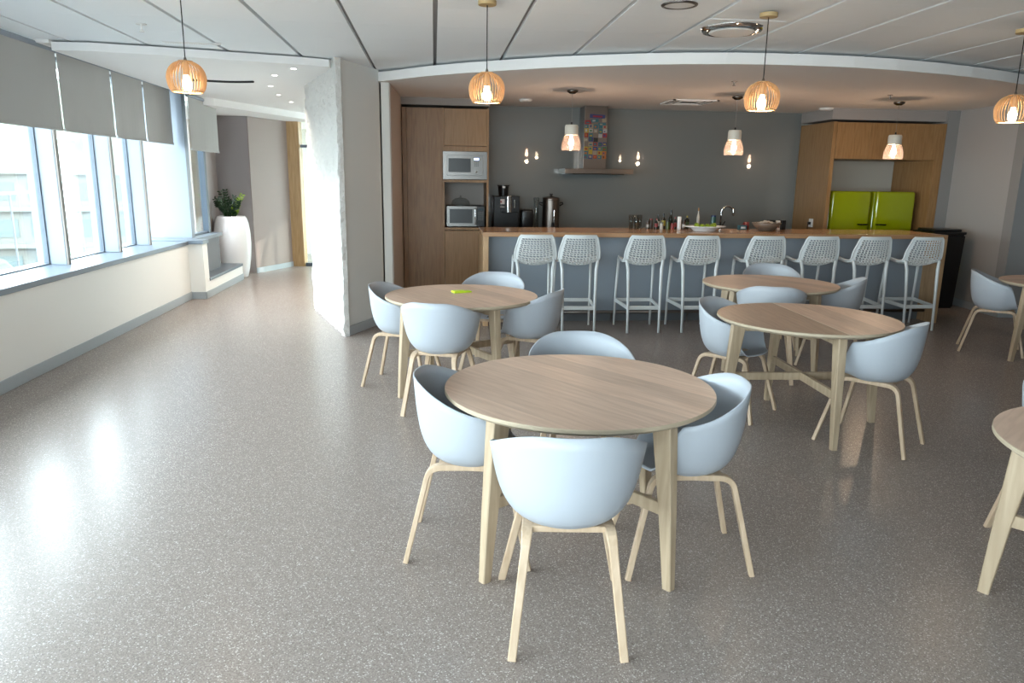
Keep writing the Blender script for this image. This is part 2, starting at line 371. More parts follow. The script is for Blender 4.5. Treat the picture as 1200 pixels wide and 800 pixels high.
# close the body behind the rough skin
bk = [[bm.verts.new((lerp(A[0], D[0], iu / nu) + 0.05, lerp(A[1], D[1], iu / nu) + 0.03, (ZC - .003) * t)) for iu in (0, nu)] for t in (0, 1)]
bm.faces.new((bk[0][0], bk[0][1], bk[1][1], bk[1][0]))
for jv in range(nv): bm.faces.new((rows[jv][0], rows[jv + 1][0], bk[1][0] if jv >= nv // 2 else bk[0][0]))
bm.faces.new((rows[nv // 2][0], bk[1][0], bk[0][0]))
obj('rough_plaster_face', bm, M_rough, col, smooth=False)['label'] = 'rough white plaster face'
bm = wall_of([(-0.935, 7.70), (-0.585, 8.50)], 0, 0.10, -0.012)
struct('baseboard_column', bm, M_base, 'grey skirting at the foot of the column', 'baseboard')

# kitchen walls
struct('wall_kitchen_left', prism(B(), [(-0.56, 8.62), (-0.475, 8.62), (-0.42, 10.0), (-0.42, 11.1), (-0.56, 11.1)], 0, ZC - 0.014), mat('pinkish_grey_wall', (0.55, 0.49, 0.46), 0.8), 'side wall between corridor and kitchen', 'wall')
struct('trim_6', box(B(), (-0.575, 8.58, 0), (-0.485, 8.62, ZC - .014), 0.003), mat('pale_grey_trim', (0.74, 0.72, 0.68), 0.6), 'pale grey end strip of the kitchen side wall', 'wall trim')
struct('wall_back', box(B(), (-0.6, 10.97, 0), (7.7, 11.2, ZC)), mat('pale_warm_wall', (0.50, 0.48, 0.43), 0.8), 'back wall of the kitchen', 'wall')
struct('wall_back_glass', box(B(), (0.73, 10.93, 0.90), (5.49, 10.968, ZK)), M_splash, 'grey glossy glass splashback behind the kitchen counter', 'wall panel')
struct('wall_right_return', prism(B(), [(7.18, 10.0), (7.39, 10.0), (7.39, 11.1), (7.18, 11.1)], 0, ZC), mat('return_grey_wall', (0.24, 0.235, 0.23), 0.8), 'narrow grey wall return beside the fridge niche', 'wall')  # even dark grey wall colour
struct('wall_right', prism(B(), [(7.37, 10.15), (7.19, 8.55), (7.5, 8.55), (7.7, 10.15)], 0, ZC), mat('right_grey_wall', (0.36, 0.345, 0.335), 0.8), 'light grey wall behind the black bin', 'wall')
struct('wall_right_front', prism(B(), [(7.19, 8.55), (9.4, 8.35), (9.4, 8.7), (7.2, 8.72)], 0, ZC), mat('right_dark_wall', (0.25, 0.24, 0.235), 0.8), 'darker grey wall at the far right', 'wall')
struct('baseboard_right', wall_of([(7.355, 10.1), (7.18, 8.54), (9.3, 8.345)], 0, 0.1, -0.012), M_base, 'grey skirting of the right wall', 'baseboard')
struct('wall_far_right', box(B(), (9.3, -4.3, 0), (9.6, 8.7, ZC)), M_greywall, 'grey wall on the far right side of the room', 'wall')
# wall behind the camera, with large windows
bm = B(); box(bm, (-4.2, -4.3, 0), (9.6, -4.1, 0.25)); box(bm, (-4.2, -4.3, 2.75), (9.6, -4.1, 2.95)); box(bm, (0.25, -4.3, 0), (9.6, -4.1, 2.9)); box(bm, (-4.2, -4.3, 0), (-3.6, -4.1, 2.9))
struct('wall_rear', bm, mat('brown_grey_wall', (0.28, 0.24, 0.21), 0.8), 'wall behind the viewer with wide windows', 'wall')
for k in range(3):
    x0 = -3.6 + 1.283 * k
    fr = B(); box(fr, (x0, -4.26, 0.25), (x0 + 0.06, -4.14, 2.75)); box(fr, (x0 + 1.223, -4.26, 0.25), (x0 + 1.283, -4.14, 2.75)); box(fr, (x0, -4.26, 0.25), (x0 + 1.283, -4.14, 0.30)); box(fr, (x0, -4.26, 2.70), (x0 + 1.283, -4.14, 2.75))
    f = struct('window_%d' % (30 + k), fr, M_fin, 'rear window', 'window')
    obj('pane', box(B(), (x0 + .06, -4.206, 0.30), (x0 + 1.223, -4.194, 2.70)), M_glass, f)

# ================================================================= OUTSIDE
GZ = -15
M_ext = mat('pale_building', (0.10, 0.10, 0.09), 0.9)
M_extw = mat('building_window', (0.06, 0.08, 0.08), 0.6)
M_ground = mat('street', (0.09, 0.09, 0.088), 0.9, var=(0.08, 0.3))
struct('ground_outside', box(B(), (-300, -60, GZ - 1), (-5.5, 400, GZ)), M_ground, 'pale street far below the windows', 'ground')
bm = B(); n1, n2 = 40, 10; rows = []
for i in range(n1 + 1):
    row = []
    for j in range(n2 + 1):
        az = math.radians(5 + 95 * i / n1); d = 120 + 18 * j
        z = GZ + 58 * sstep(0, n2 * .8, j) * (0.8 + 0.35 * mn.noise(Vector((i * .25, j * .2, 0)))) + mn.noise(Vector((i * .9, j * .9, 4))) * 1.2
        row.append(bm.verts.new((-5 - d * math.sin(az), d * math.cos(az), z)))
    rows.append(row)
for a, b in zip(rows, rows[1:]):
    for k in range(n2): bm.faces.new((a[k], a[k + 1], b[k + 1], b[k]))
struct('hillside_outside', bm, mat('hazy_hillside', (0.065, 0.075, 0.055), 0.95, var=(0.06, 0.5)), 'hazy green hillside beyond the town', 'hillside', smooth=True)
def building(label, c, rz, w, d, h, nw, nf, name='office_building'):
    t = thing(name, label, 'building', (c[0], c[1], GZ), rz, 'buildings outside the windows')
    bm = B(); box(bm, (-w / 2, -d / 2, 0), (w / 2, d / 2, h)); box(bm, (-w / 2 - .4, -d / 2 - .4, h), (w / 2 + .4, d / 2 + .4, h + 0.7)); obj('wall', bm, M_ext, t)
    fh = h / nf
    for f in range(nf):
        for k in range(nw):
            x = -w / 2 + (k + .5) * w / nw; obj('window', box(B(), (x - w / nw * .32, -d / 2 - .06, fh * f + fh * .3), (x + w / nw * .32, -d / 2 + .1, fh * f + fh * .78)), M_extw, t)
        obj('floor_ledge', box(B(), (-w / 2 - .5, -d / 2 - .5, fh * f), (w / 2 + .5, d / 2 + .3, fh * f + .35)), M_ext, t)
    return t
building('pale office block with a grid of windows, seen through the middle windows', (-30, 66), 0.25, 24, 12, 16.5, 10, 6)
building('lower pale terraced building at the left, below the hillside', (-74, 58), 0.7, 30, 12, 11, 10, 4)
building('tall pale block seen through the right-hand windows', (-24, 92), 0.1, 9, 10, 20, 4, 7)
building('long low warehouse far left behind the terraced building', (-110, 60), 0.9, 34, 14, 12, 10, 3)
def tree(label, c, h, s):
    rnd = random.Random(s); t = thing('tree', label, 'tree', (c[0], c[1], GZ), 0, 'trees outside the windows')
    obj('trunk', tube(B(), [(0, 0, 0), (0.1, 0, h * .5), (0, 0, h * .8)], [.35, .28, .12]), mat('bark', (0.15, 0.12, 0.09), 0.9), t)
    bm = B()
    for k in range(9):
        r = h * rnd.uniform(.14, .24); p = Vector((rnd.uniform(-1, 1) * h * .22, rnd.uniform(-1, 1) * h * .22, h * rnd.uniform(.55, .9)))
        v = bmesh.ops.create_icosphere(bm, subdivisions=2, radius=r)['verts']
        for q in v: q.co = q.co * (1 + .25 * mn.noise(q.co * 1.3 + p)) + p
    obj('crown', bm, mat('tree_foliage', (0.04, 0.06, 0.035), 0.9, var=(1.2, .5)), t)
for k, (x, y, h, lb) in enumerate([(-36, 40, 15, 'nearest rounded tree outside the left window'), (-49, 72, 17, 'taller tree between the pale buildings'), (-70, 95, 18, 'far tree behind the terraced building'), (-25, 50, 11, 'small street tree in front of the office block'), (-62, 36, 15, 'tree at the far left of the street')]):
    tree(lb, (x, y), h, k)
t = thing('guard_rail', 'grey metal rail of the terrace outside the windows', 'railing', (0, 0, 0))
obj('top_rail', tube(B(), [(-9.5, 4, 1.02), (-13.5, 30, 1.02)], 0.05, 8), mat('grey_rail', (0.03, 0.035, 0.04), 0.5), t)
for k in range(9):
    u = k / 8; obj('post', tube(B(), [(lerp(-9.5, -13.5, u), lerp(4, 30, u), -2.2), (lerp(-9.5, -13.5, u), lerp(4, 30, u), 1.02)], 0.03, 6), MATS['grey_rail'], t)
bm = B(); prism(bm, [(-8.5, 3), (-12.5, 32), (-15, 32), (-11, 3)], GZ, -2.2)
struct('ground_terrace', bm, M_ext, 'lower terrace outside the windows', 'terrace')

# ================================================================= BLINDS
def blind(label, y0, y1, x, zb, zt):
    t = thing('roller_blind', label, 'blind', (x, y0, zb), 0, 'roller blinds over the windows'); w = y1 - y0
    bm = B(); n = 12
    a = [bm.verts.new((0.0 + .004 * math.sin(k * 1.3), w * k / n, 0.02)) for k in range(n + 1)]; b = [bm.verts.new((0, w * k / n, zt - zb - 0.03)) for k in range(n + 1)]
    a2 = [bm.verts.new(v.co + Vector((-.003, 0, 0))) for v in a]; b2 = [bm.verts.new(v.co + Vector((-.003, 0, 0))) for v in b]
    for k in range(n): bm.faces.new((a[k], a[k + 1], b[k + 1], b[k])); bm.faces.new((a2[k], b2[k], b2[k + 1], a2[k + 1]))
    bm.faces.new((a[0], b[0], b2[0], a2[0])); bm.faces.new((a[n], a2[n], b2[n], b[n]))
    obj('fabric', bm, M_blind, t)
    obj('bottom_bar', box(B(), (-.012, 0.002, 0), (.010, w - .002, 0.024), 0.004), M_blind, t)
    obj('roller', tube(B(), [(-0.01, 0.01, zt - zb - .035), (-.01, w - .01, zt - zb - .035)], 0.026, 14), M_fin, t)
XB = -3.46
bl = [(6.20, 7.545, 'grey roller blind at the left edge, the widest one'), (7.575, 8.71, 'second grey roller blind from the left edge'), (8.755, 9.60, 'third grey roller blind from the left edge'), (9.645, 10.55, 'fourth roller blind, next to the wide white pier'),
      (4.98, 6.17, 'roller blind just outside the left edge'), (3.8, 4.95, 'roller blind outside the frame')]
for y0, y1, lb in bl[:4]: blind(lb, y0, y1, XB, 2.03, ZC)
for k, (y0, y1) in enumerate([(4.98, 6.17), (3.80, 4.95), (2.6, 3.77), (1.4, 2.57)]): blind('roller blind outside the left photo edge, ' + ['next to the widest one', 'second before the widest one', 'third before the widest one', 'fourth before the widest one'][k], y0, y1, XB, 2.03, ZC)
blind('single beige roller blind beyond the white pier, above the planter', 10.45, 11.72, -3.20, 1.965, ZL)

# ================================================================= TABLES
def seg_disc(bm, R, z0, z1, ch=0.012, n=72):
    return lathe(bm, [(0, z1), (R - .002, z1), (R, z1 - .003), (R, z0 + ch), (R - ch, z0), (0, z0)], n)
def make_table(label, x, y, ang, seam=False):
    t = thing('round_table', label, 'table', (x, y, 0), ang, 'round oak tables'); R = .595; Z = .755
    if not seam:
        obj('tabletop', lathe(B(), [(0, Z), (R - .002, Z)], 96), M_table, t)
    else:
        for sg in (1, -1):
            n = 60; ph = [PI * (k / n) for k in range(n + 1)]
            bm = B(); bm.faces.new([bm.verts.new(((R - .002) * math.cos(q), sg * max((R - .002) * math.sin(q), .004), Z)) for q in ph])
            obj('tabletop_half', bm, M_table if sg > 0 else M_table2, t)
        obj('seam', box(B(), (-R + .004, -.0039, Z - .003), (R - .004, .0039, Z - .0004)), mat('pale_seam', (.85, .76, .62), .5), t)
    bm = B(); lathe(bm, [(R - .002, Z - .0001), (R, Z - .003), (R, Z - .016), (R - .022, Z - .031), (0, Z - .031)], 96); obj('tabletop_edge', bm, M_edge, t)['label'] = 'pale bevelled table edge'
    for k in range(4):
        a = k * PI / 2; d = Vector((math.cos(a), math.sin(a), 0)); s = Vector((-d.y, d.x, 0))
        bm = B(); sweep(bm, [d * .54, d * .512 + Vector((0, 0, .33)), d * .470 + Vector((0, 0, Z - .03))], s, [.036, .046, .055], [.042, .062, .092], 0.004)
        obj('leg', bm, M_leg, t)
        bm = B(); sweep(bm, [d * .45 + Vector((0, 0, Z - .065)), d * .03 + Vector((0, 0, Z - .065))], s, .035, .06, 0.003); obj('apron_bar', bm, M_leg, t)
    for k in range(2):
        a = k * PI / 2; d = Vector((math.cos(a), math.sin(a), 0)); s = Vector((-d.y, d.x, 0)); z = .34
        bm = B(); sweep(bm, [d * .495 + Vector((0, 0, z)), d * -.495 + Vector((0, 0, z))], s, .026, .055 - .002 * k, 0.003); obj('stretcher', bm, M_leg, t)
    return t
M_table2 = wood('oak_table_half', (0.42, 0.29, 0.205), (0.55, 0.395, 0.29), 0.42, 'X', plank=0.3, scale=1.3)
TB = [('large round oak table in the foreground, its whole top in view', .633, 3.092, -54), ('round oak table with a green note pad on it, left', .21, 5.70, -62),
      ('round oak table behind the seamed one, nearest the bar stools', 3.04, 6.36, -62),
      ('round oak table cut off by the right edge, in the foreground', 2.60, 2.11, 39), ('round oak table cut off by the right edge, far back', 6.05, 6.34, 3)]
t0 = None
for lb, x, y, a in TB:
    if t0 is None: t0 = make_table(lb, x, y, math.radians(a))
    else: dup(t0, (x, y, 0), math.radians(a), lb)
make_table('round oak table at the right with a seam across its top', 2.53, 4.685, math.radians(-93), True)

# ================================================================= CHAIRS
def chair_shell():
    """tub shell: front = +Y.  th 0 = back (-Y), pi = front"""
    bm = B(); N, K = 72, 18; thk = 0.006
    def rim(th):
        c = abs(math.atan2(math.sin(th), math.cos(th)))      # 0 back .. pi front
        a = c
        # plan outline (superellipse)
        sx, sy = math.sin(th), -math.cos(th)
        p = 2.02; r = (abs(sx) ** p + abs(sy) ** p) ** (-1 / p)
        X = 0.288 * r * sx; Y = (0.262 if sy < 0 else 0.225) * r * sy
        z = .815 - .12 * sstep(0.30, 1.95, a)
        z = lerp(z, .462, sstep(1.85, 2.45, a))
        if a > 1.8: 
            q = sstep(1.8, 2.6, a); X *= lerp(1, .92, q)
        return Vector((X, Y, z)), a
    rings = []
    for i in range(N):
        th = 2 * PI * i / N; P, a = rim(th)
        Cn = Vector((P.x * .04, P.y * .04 + .0, .432))
        f = sstep(1.85, 2.5, a)
        hb = Vector((P.x * lerp(.80, .72, f), P.y * lerp(.86, .85, f), lerp(.388, .446, f)))
        hs = Vector((P.x * lerp(.885, .98, f), P.y * lerp(.93, 1.0, f), lerp(.52, .478, f)))
        row = []
        for k in range(K + 1):
            row.append(cbez((Cn, hb, hs, P), k / K))
        rings.append(row)
    V = [[bm.verts.new(p) for p in row] for row in rings]
    for i in range(N):
        for k in range(K): bm.faces.new((V[i][k], V[(i + 1) % N][k], V[(i + 1) % N][k + 1], V[i][k + 1]))
    bm.faces.new([V[i][0] for i in range(N)])
    bmesh.ops.recalc_face_normals(bm, faces=bm.faces)
    bmesh.ops.solidify(bm, geom=list(bm.faces), thickness=thk)
    return bm
def make_chair(label, x, y, fx, fy):
    rz = math.atan2(-fx, fy)
    t = thing('armchair', label, 'chair', (x, y, 0), rz, 'pale tub chairs round the tables')
    o = obj('seat_shell', chair_shell(), M_shell, t, smooth=True); o.location.y = 0.01
    bm = B(); box(bm, (-.07, -.06, .410), (.07, .06, .420), 0.004); box(bm, (-.05, -.05, .415), (.05, .05, .435)); obj('mounting_plate', bm, M_blackm, t)
    for sx in (-1, 1):
        for sy in (-1, 1):
            foot = (sx * (.238 if sy > 0 else .198), sy * .27, 0)
            knee = (sx * .150, sy * .168, .430); mid = (sx * .140, 0, .430)
            pts = fillet([foot, knee, mid], 0.055); n = len(pts)
            bm = B(); sweep(bm, pts, (1, 0, 0), [lerp(.030, .040, min(1, k / (n * .6))) for k in range(n)], [lerp(.022, .026, min(1, k / (n * .5))) for k in range(n)], 0.003)
            obj('leg', bm, M_veneer, t)
    for sy in (-1, 1):
        bm = B(); sweep(bm, [(-.150, sy * .115, .430), (.150, sy * .115, .430)], (0, 1, 0), .030, .024, 0.003); obj('crossbar', bm, M_veneer, t)
    return t
CH = [('pale tub chair in the foreground with its back to the viewer', .48, 2.50, .10, 1), 
      ('pale tub chair on the left side of the foreground table', .155, 3.12, .99, -.13),
      ('pale tub chair on the right side of the foreground table', 1.09, 2.95, -.995, .09),
      ('pale tub chair behind the foreground table, only its rim above the top', .78, 3.75, -.05, -1),
      ('pale tub chair on the left side of the table with the green note pad', -.27, 5.88, .95, -.31),
      ('pale tub chair with its back to the viewer at the note pad table', .04, 5.18, .33, .95),
      ('pale tub chair behind the table with the green note pad', .51, 6.44, -.25, -.97),
      ('pale tub chair on the right side of the table with the green note pad', .755, 5.655, -.85, .5),
      ('pale tub chair on the left side of the seamed table', 2.15, 5.0, .7, -.7),
      ('pale tub chair on the right side of the seamed table', 2.83, 4.29, -.65, .76),
      ('pale tub chair between the seamed table and the table behind it', 2.86, 5.93, .35, .93),
      ('pale tub chair on the right of the table nearest the stools', 3.67, 6.34, -.85, .5),
      ('pale tub chair behind the table nearest the stools, only its rim showing', 3.45, 7.18, -.25, -.97),
      ('pale tub chair at the far right, alone beside the cut-off table', 5.63, 6.75, .82, -.58),
      ('pale tub chair at the right edge, only a sliver of its rim showing', 2.88, 2.79, -.1, -1)]
c0 = None
for lb, x, y, fx, fy in CH:
    if c0 is None: c0 = make_chair(lb, x, y, fx, fy)
    else: dup(c0, (x, y, 0), math.atan2(-fx, fy), lb)

# ================================================================= ISLAND COUNTER
t = thing('breakfast_bar', 'long oak-topped kitchen bar with a blue-grey front', 'kitchen counter', (0, 0, 0))
YF, YB, XL, XR, ZT = 8.20, 9.10, 0.54, 6.09, 1.066
obj('worktop', box(B(), (XL, YF, ZT - .05), (XR, YB, ZT), 0.003), M_oaktop, t)
obj('side_panel', box(B(), (XL, YF, 0), (XL + .062, YB, ZT - .05), 0.003), M_oakend, t)
obj('side_panel', box(B(), (XR - .062, YF, 0), (XR, YB, ZT - .05), 0.003), M_oakend, t)
obj('front_panel', box(B(), (XL + .062, 8.50, 0.0), (XR - .062, 8.98, ZT - .05)), M_counter, t)
obj('plinth', box(B(), (XL + .062, 8.485, 0), (XR - .062, 8.50, 0.12)), mat('dark_plinth', (0.13, 0.14, 0.15), .5), t)
fr = thing('foot_rail', 'steel foot rail along the bottom of the kitchen bar', 'foot rail', (0, 0, 0))
obj('rail', tube(B(), [(XL + .07, 8.36, .13), (XR - .07, 8.36, .13)], 0.019, 12), M_steel, fr, smooth=True)
for k in range(6):
    x = 1.15 + .93 * k; obj('bracket', tube(B(), fillet([(x, 8.36, .13), (x, 8.40, 0.06), (x, 8.40, 0)], .02), 0.010, 8), M_steel, fr)

# ================================================================= BAR STOOLS
def stool_surface(u, v):
    """u -1..1 across, v 0 (front edge of seat) .. 1 (top of back)"""
    # profile in Y(front +)/Z
    L = [(0.0, (.205, .735)), (.10, (.19, .752)), (.25, (.10, .748)), (.40, (-.02, .738)), (.50, (-.11, .745)), (.58, (-.165, .785)), (.68, (-.195, .86)), (.85, (-.225, .97)), (1.0, (-.245, 1.065))]
    for a, b in zip(L, L[1:]):
        if v <= b[0] + 1e-9:
            k = (v - a[0]) / (b[0] - a[0]); 
            i = L.index(a); p0 = L[max(i - 1, 0)][1]; p1 = a[1]; p2 = b[1]; p3 = L[min(i + 2, len(L) - 1)][1]
            cr = lambda q0, q1, q2, q3: .5 * ((2 * q1) + (-q0 + q2) * k + (2 * q0 - 5 * q1 + 4 * q2 - q3) * k * k + (-q0 + 3 * q1 - 3 * q2 + q3) * k ** 3)
            y = cr(p0[0], p1[0], p2[0], p3[0]); z = cr(p0[1], p1[1], p2[1], p3[1]); break
    w = lerp(.205, .225, sstep(0, .45, v)); w = lerp(w, .185, sstep(.62, 1.0, v))
    # round the upper corners
    if v > .9: w *= 1 - .10 * ((v - .9) / .1) ** 2
    if v < .12: w *= 1 - .12 * ((.12 - v) / .12) ** 2
    x = w * u
    bend = sstep(.45, .7, v)
    y += bend * .035 * u * u                 # back wraps forward
    z += (1 - bend) * .058 * abs(u) ** 2.2 + .03 * bend * (1 - sstep(.7, 1, v)) * u * u
    return Vector((x, y, z))
def make_stool(label, x, y):
    t = thing('bar_stool', label, 'bar stool', (x, y, 0), 0, 'white perforated bar stools along the counter')
    bm = B(); nu, nv = 10, 26; thk = .010
    u0, u1, v0, v1 = -.84, .84, .06, .945
    def hole_cells():
        for j in range(nv):
            off = .5 if j % 2 else 0
            for i in range(nu): yield i, j, off
    # perforated field as a regular grid whose cells carry rhombic holes
    def SP(u, v):
        p = stool_surface(u, v); e = .01
        du = stool_surface(min(1, u + e), v) - stool_surface(max(-1, u - e), v); dv = stool_surface(u, min(1, v + e)) - stool_surface(u, max(0, v - e))
        n = du.cross(dv).normalized() * (thk / 2)
        return (bm.verts.new(p + n), bm.verts.new(p - n))
    def quad(a, b, c, d):
        bm.faces.new((a[0], b[0], c[0], d[0])); bm.faces.new((d[1], c[1], b[1], a[1]))
    G = [[SP(lerp(u0, u1, i / nu), lerp(v0, v1, j / nv)) for i in range(nu + 1)] for j in range(nv + 1)]
    for j in range(nv):
        for i in range(nu):
            o4 = [G[j][i], G[j][i + 1], G[j + 1][i + 1], G[j + 1][i]]
            sk = .07 if j % 2 else -.07; inn = []
            for a, b in ((.09, .30), (.91, .04), (.91, .70), (.09, .96)):
                inn.append(SP(lerp(u0, u1, (i + a + sk) / nu), lerp(v0, v1, (j + b) / nv)))
            for k in range(4):
                quad(o4[k], o4[(k + 1) % 4], inn[(k + 1) % 4], inn[k])
                bm.faces.new((inn[k][0], inn[(k + 1) % 4][0], inn[(k + 1) % 4][1], inn[k][1]))
    def strip(f, n):
        prev = None
        for k in range(n + 1):
            a, b = f(k / n); cur = (SP(*a), SP(*b))
            if prev: quad(prev[0], cur[0], cur[1], prev[1])
            prev = cur
    strip(lambda s: ((-1, s), (u0, lerp(v0, v1, s))), 40); strip(lambda s: ((1, s), (u1, lerp(v0, v1, s))), 40)
    strip(lambda s: ((lerp(-1, 1, s), 0), (lerp(u0, u1, s), v0)), 13); strip(lambda s: ((lerp(-1, 1, s), 1), (lerp(u0, u1, s), v1)), 13)
    obj('perforated_seat_shell', bm, M_stool, t)
    # rim tube
    loop = [stool_surface(-1, k / 24) for k in range(25)] + [stool_surface(lerp(-1, 1, k / 8), 1) for k in range(1, 8)] + [stool_surface(1, 1 - k / 24) for k in range(25)] + [stool_surface(lerp(1, -1, k / 8), 0) for k in range(1, 9)]
    obj('rim', tube(B(), loop, .011, 8), M_stool, t, smooth=True)
    def leg(sx, fr):
        if fr: pts = [(sx * .215, .255, 0), (sx * .212, .235, .40), (sx * .203, .200, .792)]
        else: pts = [(sx * .178, -.225, 0), (sx * .180, -.20, .40), (sx * .188, -.170, .70), (sx * .205, -.155, .80)]
        return tube(B(), pts, [.0135, .016, .0185, .016][:len(pts)] if not fr else [.0125, .0145, .017], 10)
    for sx in (-1, 1):
        for f in (0, 1): obj('leg', leg(sx, f), M_stool, t, smooth=True)
        bm = B(); sweep(bm, [(sx * .180, -.205, .28), (sx * .214, .235, .30)], (1, 0, 0), .018, .042, .004); obj('footrest_bar', bm, M_stool, t)
    bm = B(); sweep(bm, [(-.18, -.205, .28), (.18, -.205, .28)], (0, 1, 0), .018, .042, .004); obj('footrest_bar', bm, M_stool, t)
    bm = B(); sweep(bm, [(-.214, .235, .30), (.214, .235, .30)], (0, 1, 0), .018, .042, .004); obj('footrest_bar', bm, M_stool, t)
    for sx in (-1, 1):
        bm = B(); tube(bm, [(sx * .205, -.15, .795), (sx * .215, -.03, .778), (sx * .205, .200, .790)], .014, 8); obj('seat_rail', bm, M_stool, t, smooth=True)
    return t
SX = [1.08, 1.56, 2.29, 2.91, 3.66, 4.29, 4.91, 5.54]
names = ['leftmost white bar stool, at the left end of the counter', 'second white bar stool from the left end of the counter', 'third white bar stool from the left, after the wide gap', 'fourth white bar stool from the left, below the fruit platter',
         'fifth white bar stool from the left, in front of the brown bowl', 'sixth white bar stool, below the wall socket', 'second white bar stool from the right, in front of the left green fridge', 'rightmost white bar stool, beside the black bin']
s0 = None
for n, x in zip(names, SX):
    if s0 is None: s0 = make_stool(n, x, 7.98)
    else: dup(s0, (x, 7.98, 0), 0, n)

# ================================================================= TALL OAK CABINETS
t = thing('tall_cabinet', 'tall oak cupboard at the left end of the kitchen', 'cabinet', (-.40, 10, 0))
YC = 10.0
obj('body', box(B(), (0.0, .022, 0), (.515, .93, 2.54)), M_oakcab, t); obj('door', box(B(), (.052, 0, .08), (.513, .02, 2.53), .002), M_oakcab, t)
obj('filler_strip', box(B(), (-.01, .004, 0), (.048, .02, 2.54), .002), M_oakcab, t)
t = thing('oven_cabinet', 'oak cabinet holding two microwaves, right of the tall cupboard', 'cabinet', (.115, 10, 0))
bm = B(); box(bm, (0, 0, 0), (.024, .93, 2.54)); box(bm, (.585, -.005, 0), (.612, .93, 2.54)); box(bm, (.02, .01, 1.595), (.59, .93, 1.628)); box(bm, (.02, .0, .965), (.59, .93, .998)); box(bm, (.02, .0, 1.996), (.59, .93, 2.06))
obj('body', bm, M_oakcab2, t); obj('back_panel', box(B(), (.024, .60, .998), (.585, .62, 1.60)), mat('niche_grey', (0.40, 0.36, 0.33), .7), t)
obj('door', box(B(), (.027, 0, 2.065), (.583, .02, 2.535), .002), M_oakcab2, t); obj('door', box(B(), (.027, 0, .09), (.583, .02, .955), .002), M_oakcab2, t)
struct('trim_7', box(B(), (-.43, 10.03, 2.575), (.74, 10.93, ZK)), mat('painted_shade_filler', (.30, .275, .26), .8), 'plaster filler above the tall cabinets, darkened as painted shade', 'trim')  # shade under the ceiling is put into this dark filler colour

M_mw = mat('microwave_steel', (0.15, 0.142, 0.135), 0.3, metal=1)
def microwave(label, x0, z0, w, h, y, builtin):
    t = thing('built_in_microwave' if builtin else 'microwave_oven', label, 'microwave', (x0, y, z0))
    if builtin:
        bm = B(); box(bm, (0, -.012, 0), (w, .008, h), .003); obj('frame', bm, M_mw, t)
        obj('body', box(B(), (.03, .01, .02), (w - .03, .42, h - .02)), M_blackm, t)
        fx0, fx1, fz0, fz1 = .055, w - .055, .05, h - .05
        bm = B(); box(bm, (fx0, -.018, fz0), (fx1, -.010, fz1), .003); obj('door', bm, M_mw, t)
        d0 = fx0 + (fx1 - fx0) * .70
    else:
        obj('body', box(B(), (0, 0.01, 0.01), (w, .38, h), .004), M_blackm, t)
        fx0, fx1, fz0, fz1 = 0, w, .012, h
        bm = B(); box(bm, (0, -.012, .012), (w * .79, .012, h), .004); obj('door', bm, M_mw, t)
        bm = B(); box(bm, (w * .795, -.010, .012), (w, .012, h), .004); obj('control_panel', bm, M_black, t)
        for k in range(4): obj('foot', box(B(), (.03 + (k % 2) * (w - .1), .04 + (k // 2) * .26, 0), (.07 + (k % 2) * (w - .1), .08 + (k // 2) * .26, .012)), M_black, t)
        d0 = w * .79
    gz0, gz1 = (fz0 + .045, fz1 - .04); gx1 = d0 - (.02 if builtin else .055)
    obj('door_window', box(B(), (fx0 + .02 + (0 if builtin else .02), -.022, gz0), (gx1, -.008, gz1), .002), M_black, t)
    if builtin:
        obj('display', box(B(), (d0 + .025, -.020, fz1 - .06), (d0 + .085, -.014, fz1 - .035)), mat('blue_display', (0.02, 0.05, 0.3), .3, emit=((.25, .4, 1), 2.0)), t)
        for r in range(4):
            for c in range(3): obj('button', box(B(), (d0 + .025 + c * .022, -.021, fz1 - .085 - r * .018), (d0 + .040 + c * .022, -.016, fz1 - .077 - r * .018)), M_black, t)
        bm = B(); tube(bm, [(d0 + .055, -.030, fz0 + .05), (d0 + .055, -.012, fz0 + .05)], .014, 16); obj('knob', bm, M_chrome, t)
    else:
        bm = B(); tube(bm, fillet([(d0 - .022, -.01, .04), (d0 - .022, -.035, .05), (d0 - .022, -.035, h - .04), (d0 - .022, -.01, h - .03)], .01), .007, 8); obj('handle', bm, M_chrome, t, smooth=True)
        obj('display', box(B(), (w * .83, -.014, h - .055), (w * .97, -.008, h - .03)), mat('dim_display', (.02, .04, .05), .2), t)
        for r in range(5):
            for c in range(3): obj('button', box(B(), (w * .83 + c * .026, -.013, h - .09 - r * .024), (w * .83 + .018 + c * .026, -.009, h - .078 - r * .024)), mat('grey_button', (.09, .09, .09), .4), t)
    return t
microwave('built-in stainless microwave with a blue display, upper of the two', .118, 1.632, .588, .362, 9.995, True)
microwave('silver microwave standing in the open niche, lower of the two', .165, 0.999, .512, .285, 10.02, False)
t = thing('glass_dome', 'clear glass cake dome on top of the lower microwave', 'glass cover', (.36, 10.2, 1.284))
M_clear = glass_pane('clear_glass', (.86, .88, .88), 1.5)
bm = B(); lathe(bm, [(.13, 0), (.13, .02), (.115, .065), (.08, .095), (.02, .108), (0, .108)], 28); obj('dome', bm, M_clear, t, smooth=True)
bm = B(); lathe(bm, [(0, .105), (.006, .108), (.013, .122), (.008, .135), (0, .137)], 14); obj('knob', bm, M_clear, t, smooth=True)

# base cabinets behind the island
t = thing('base_cabinet_run', 'low oak base cabinets along the glass splashback', 'cabinet', (0.73, 10.30, 0))
obj('worktop', box(B(), (0, 0, .88), (4.765, .628, .92), .003), mat('dark_worktop', (.06, .06, .06), .3), t)
obj('body', box(B(), (0, .03, .08), (4.765, .62, .88)), M_oakcab2, t)
for k in range(8): obj('door', box(B(), (.005 + k * .595, .008, .09), (.59 + k * .595, .028, .87), .002), M_oakcab2, t)

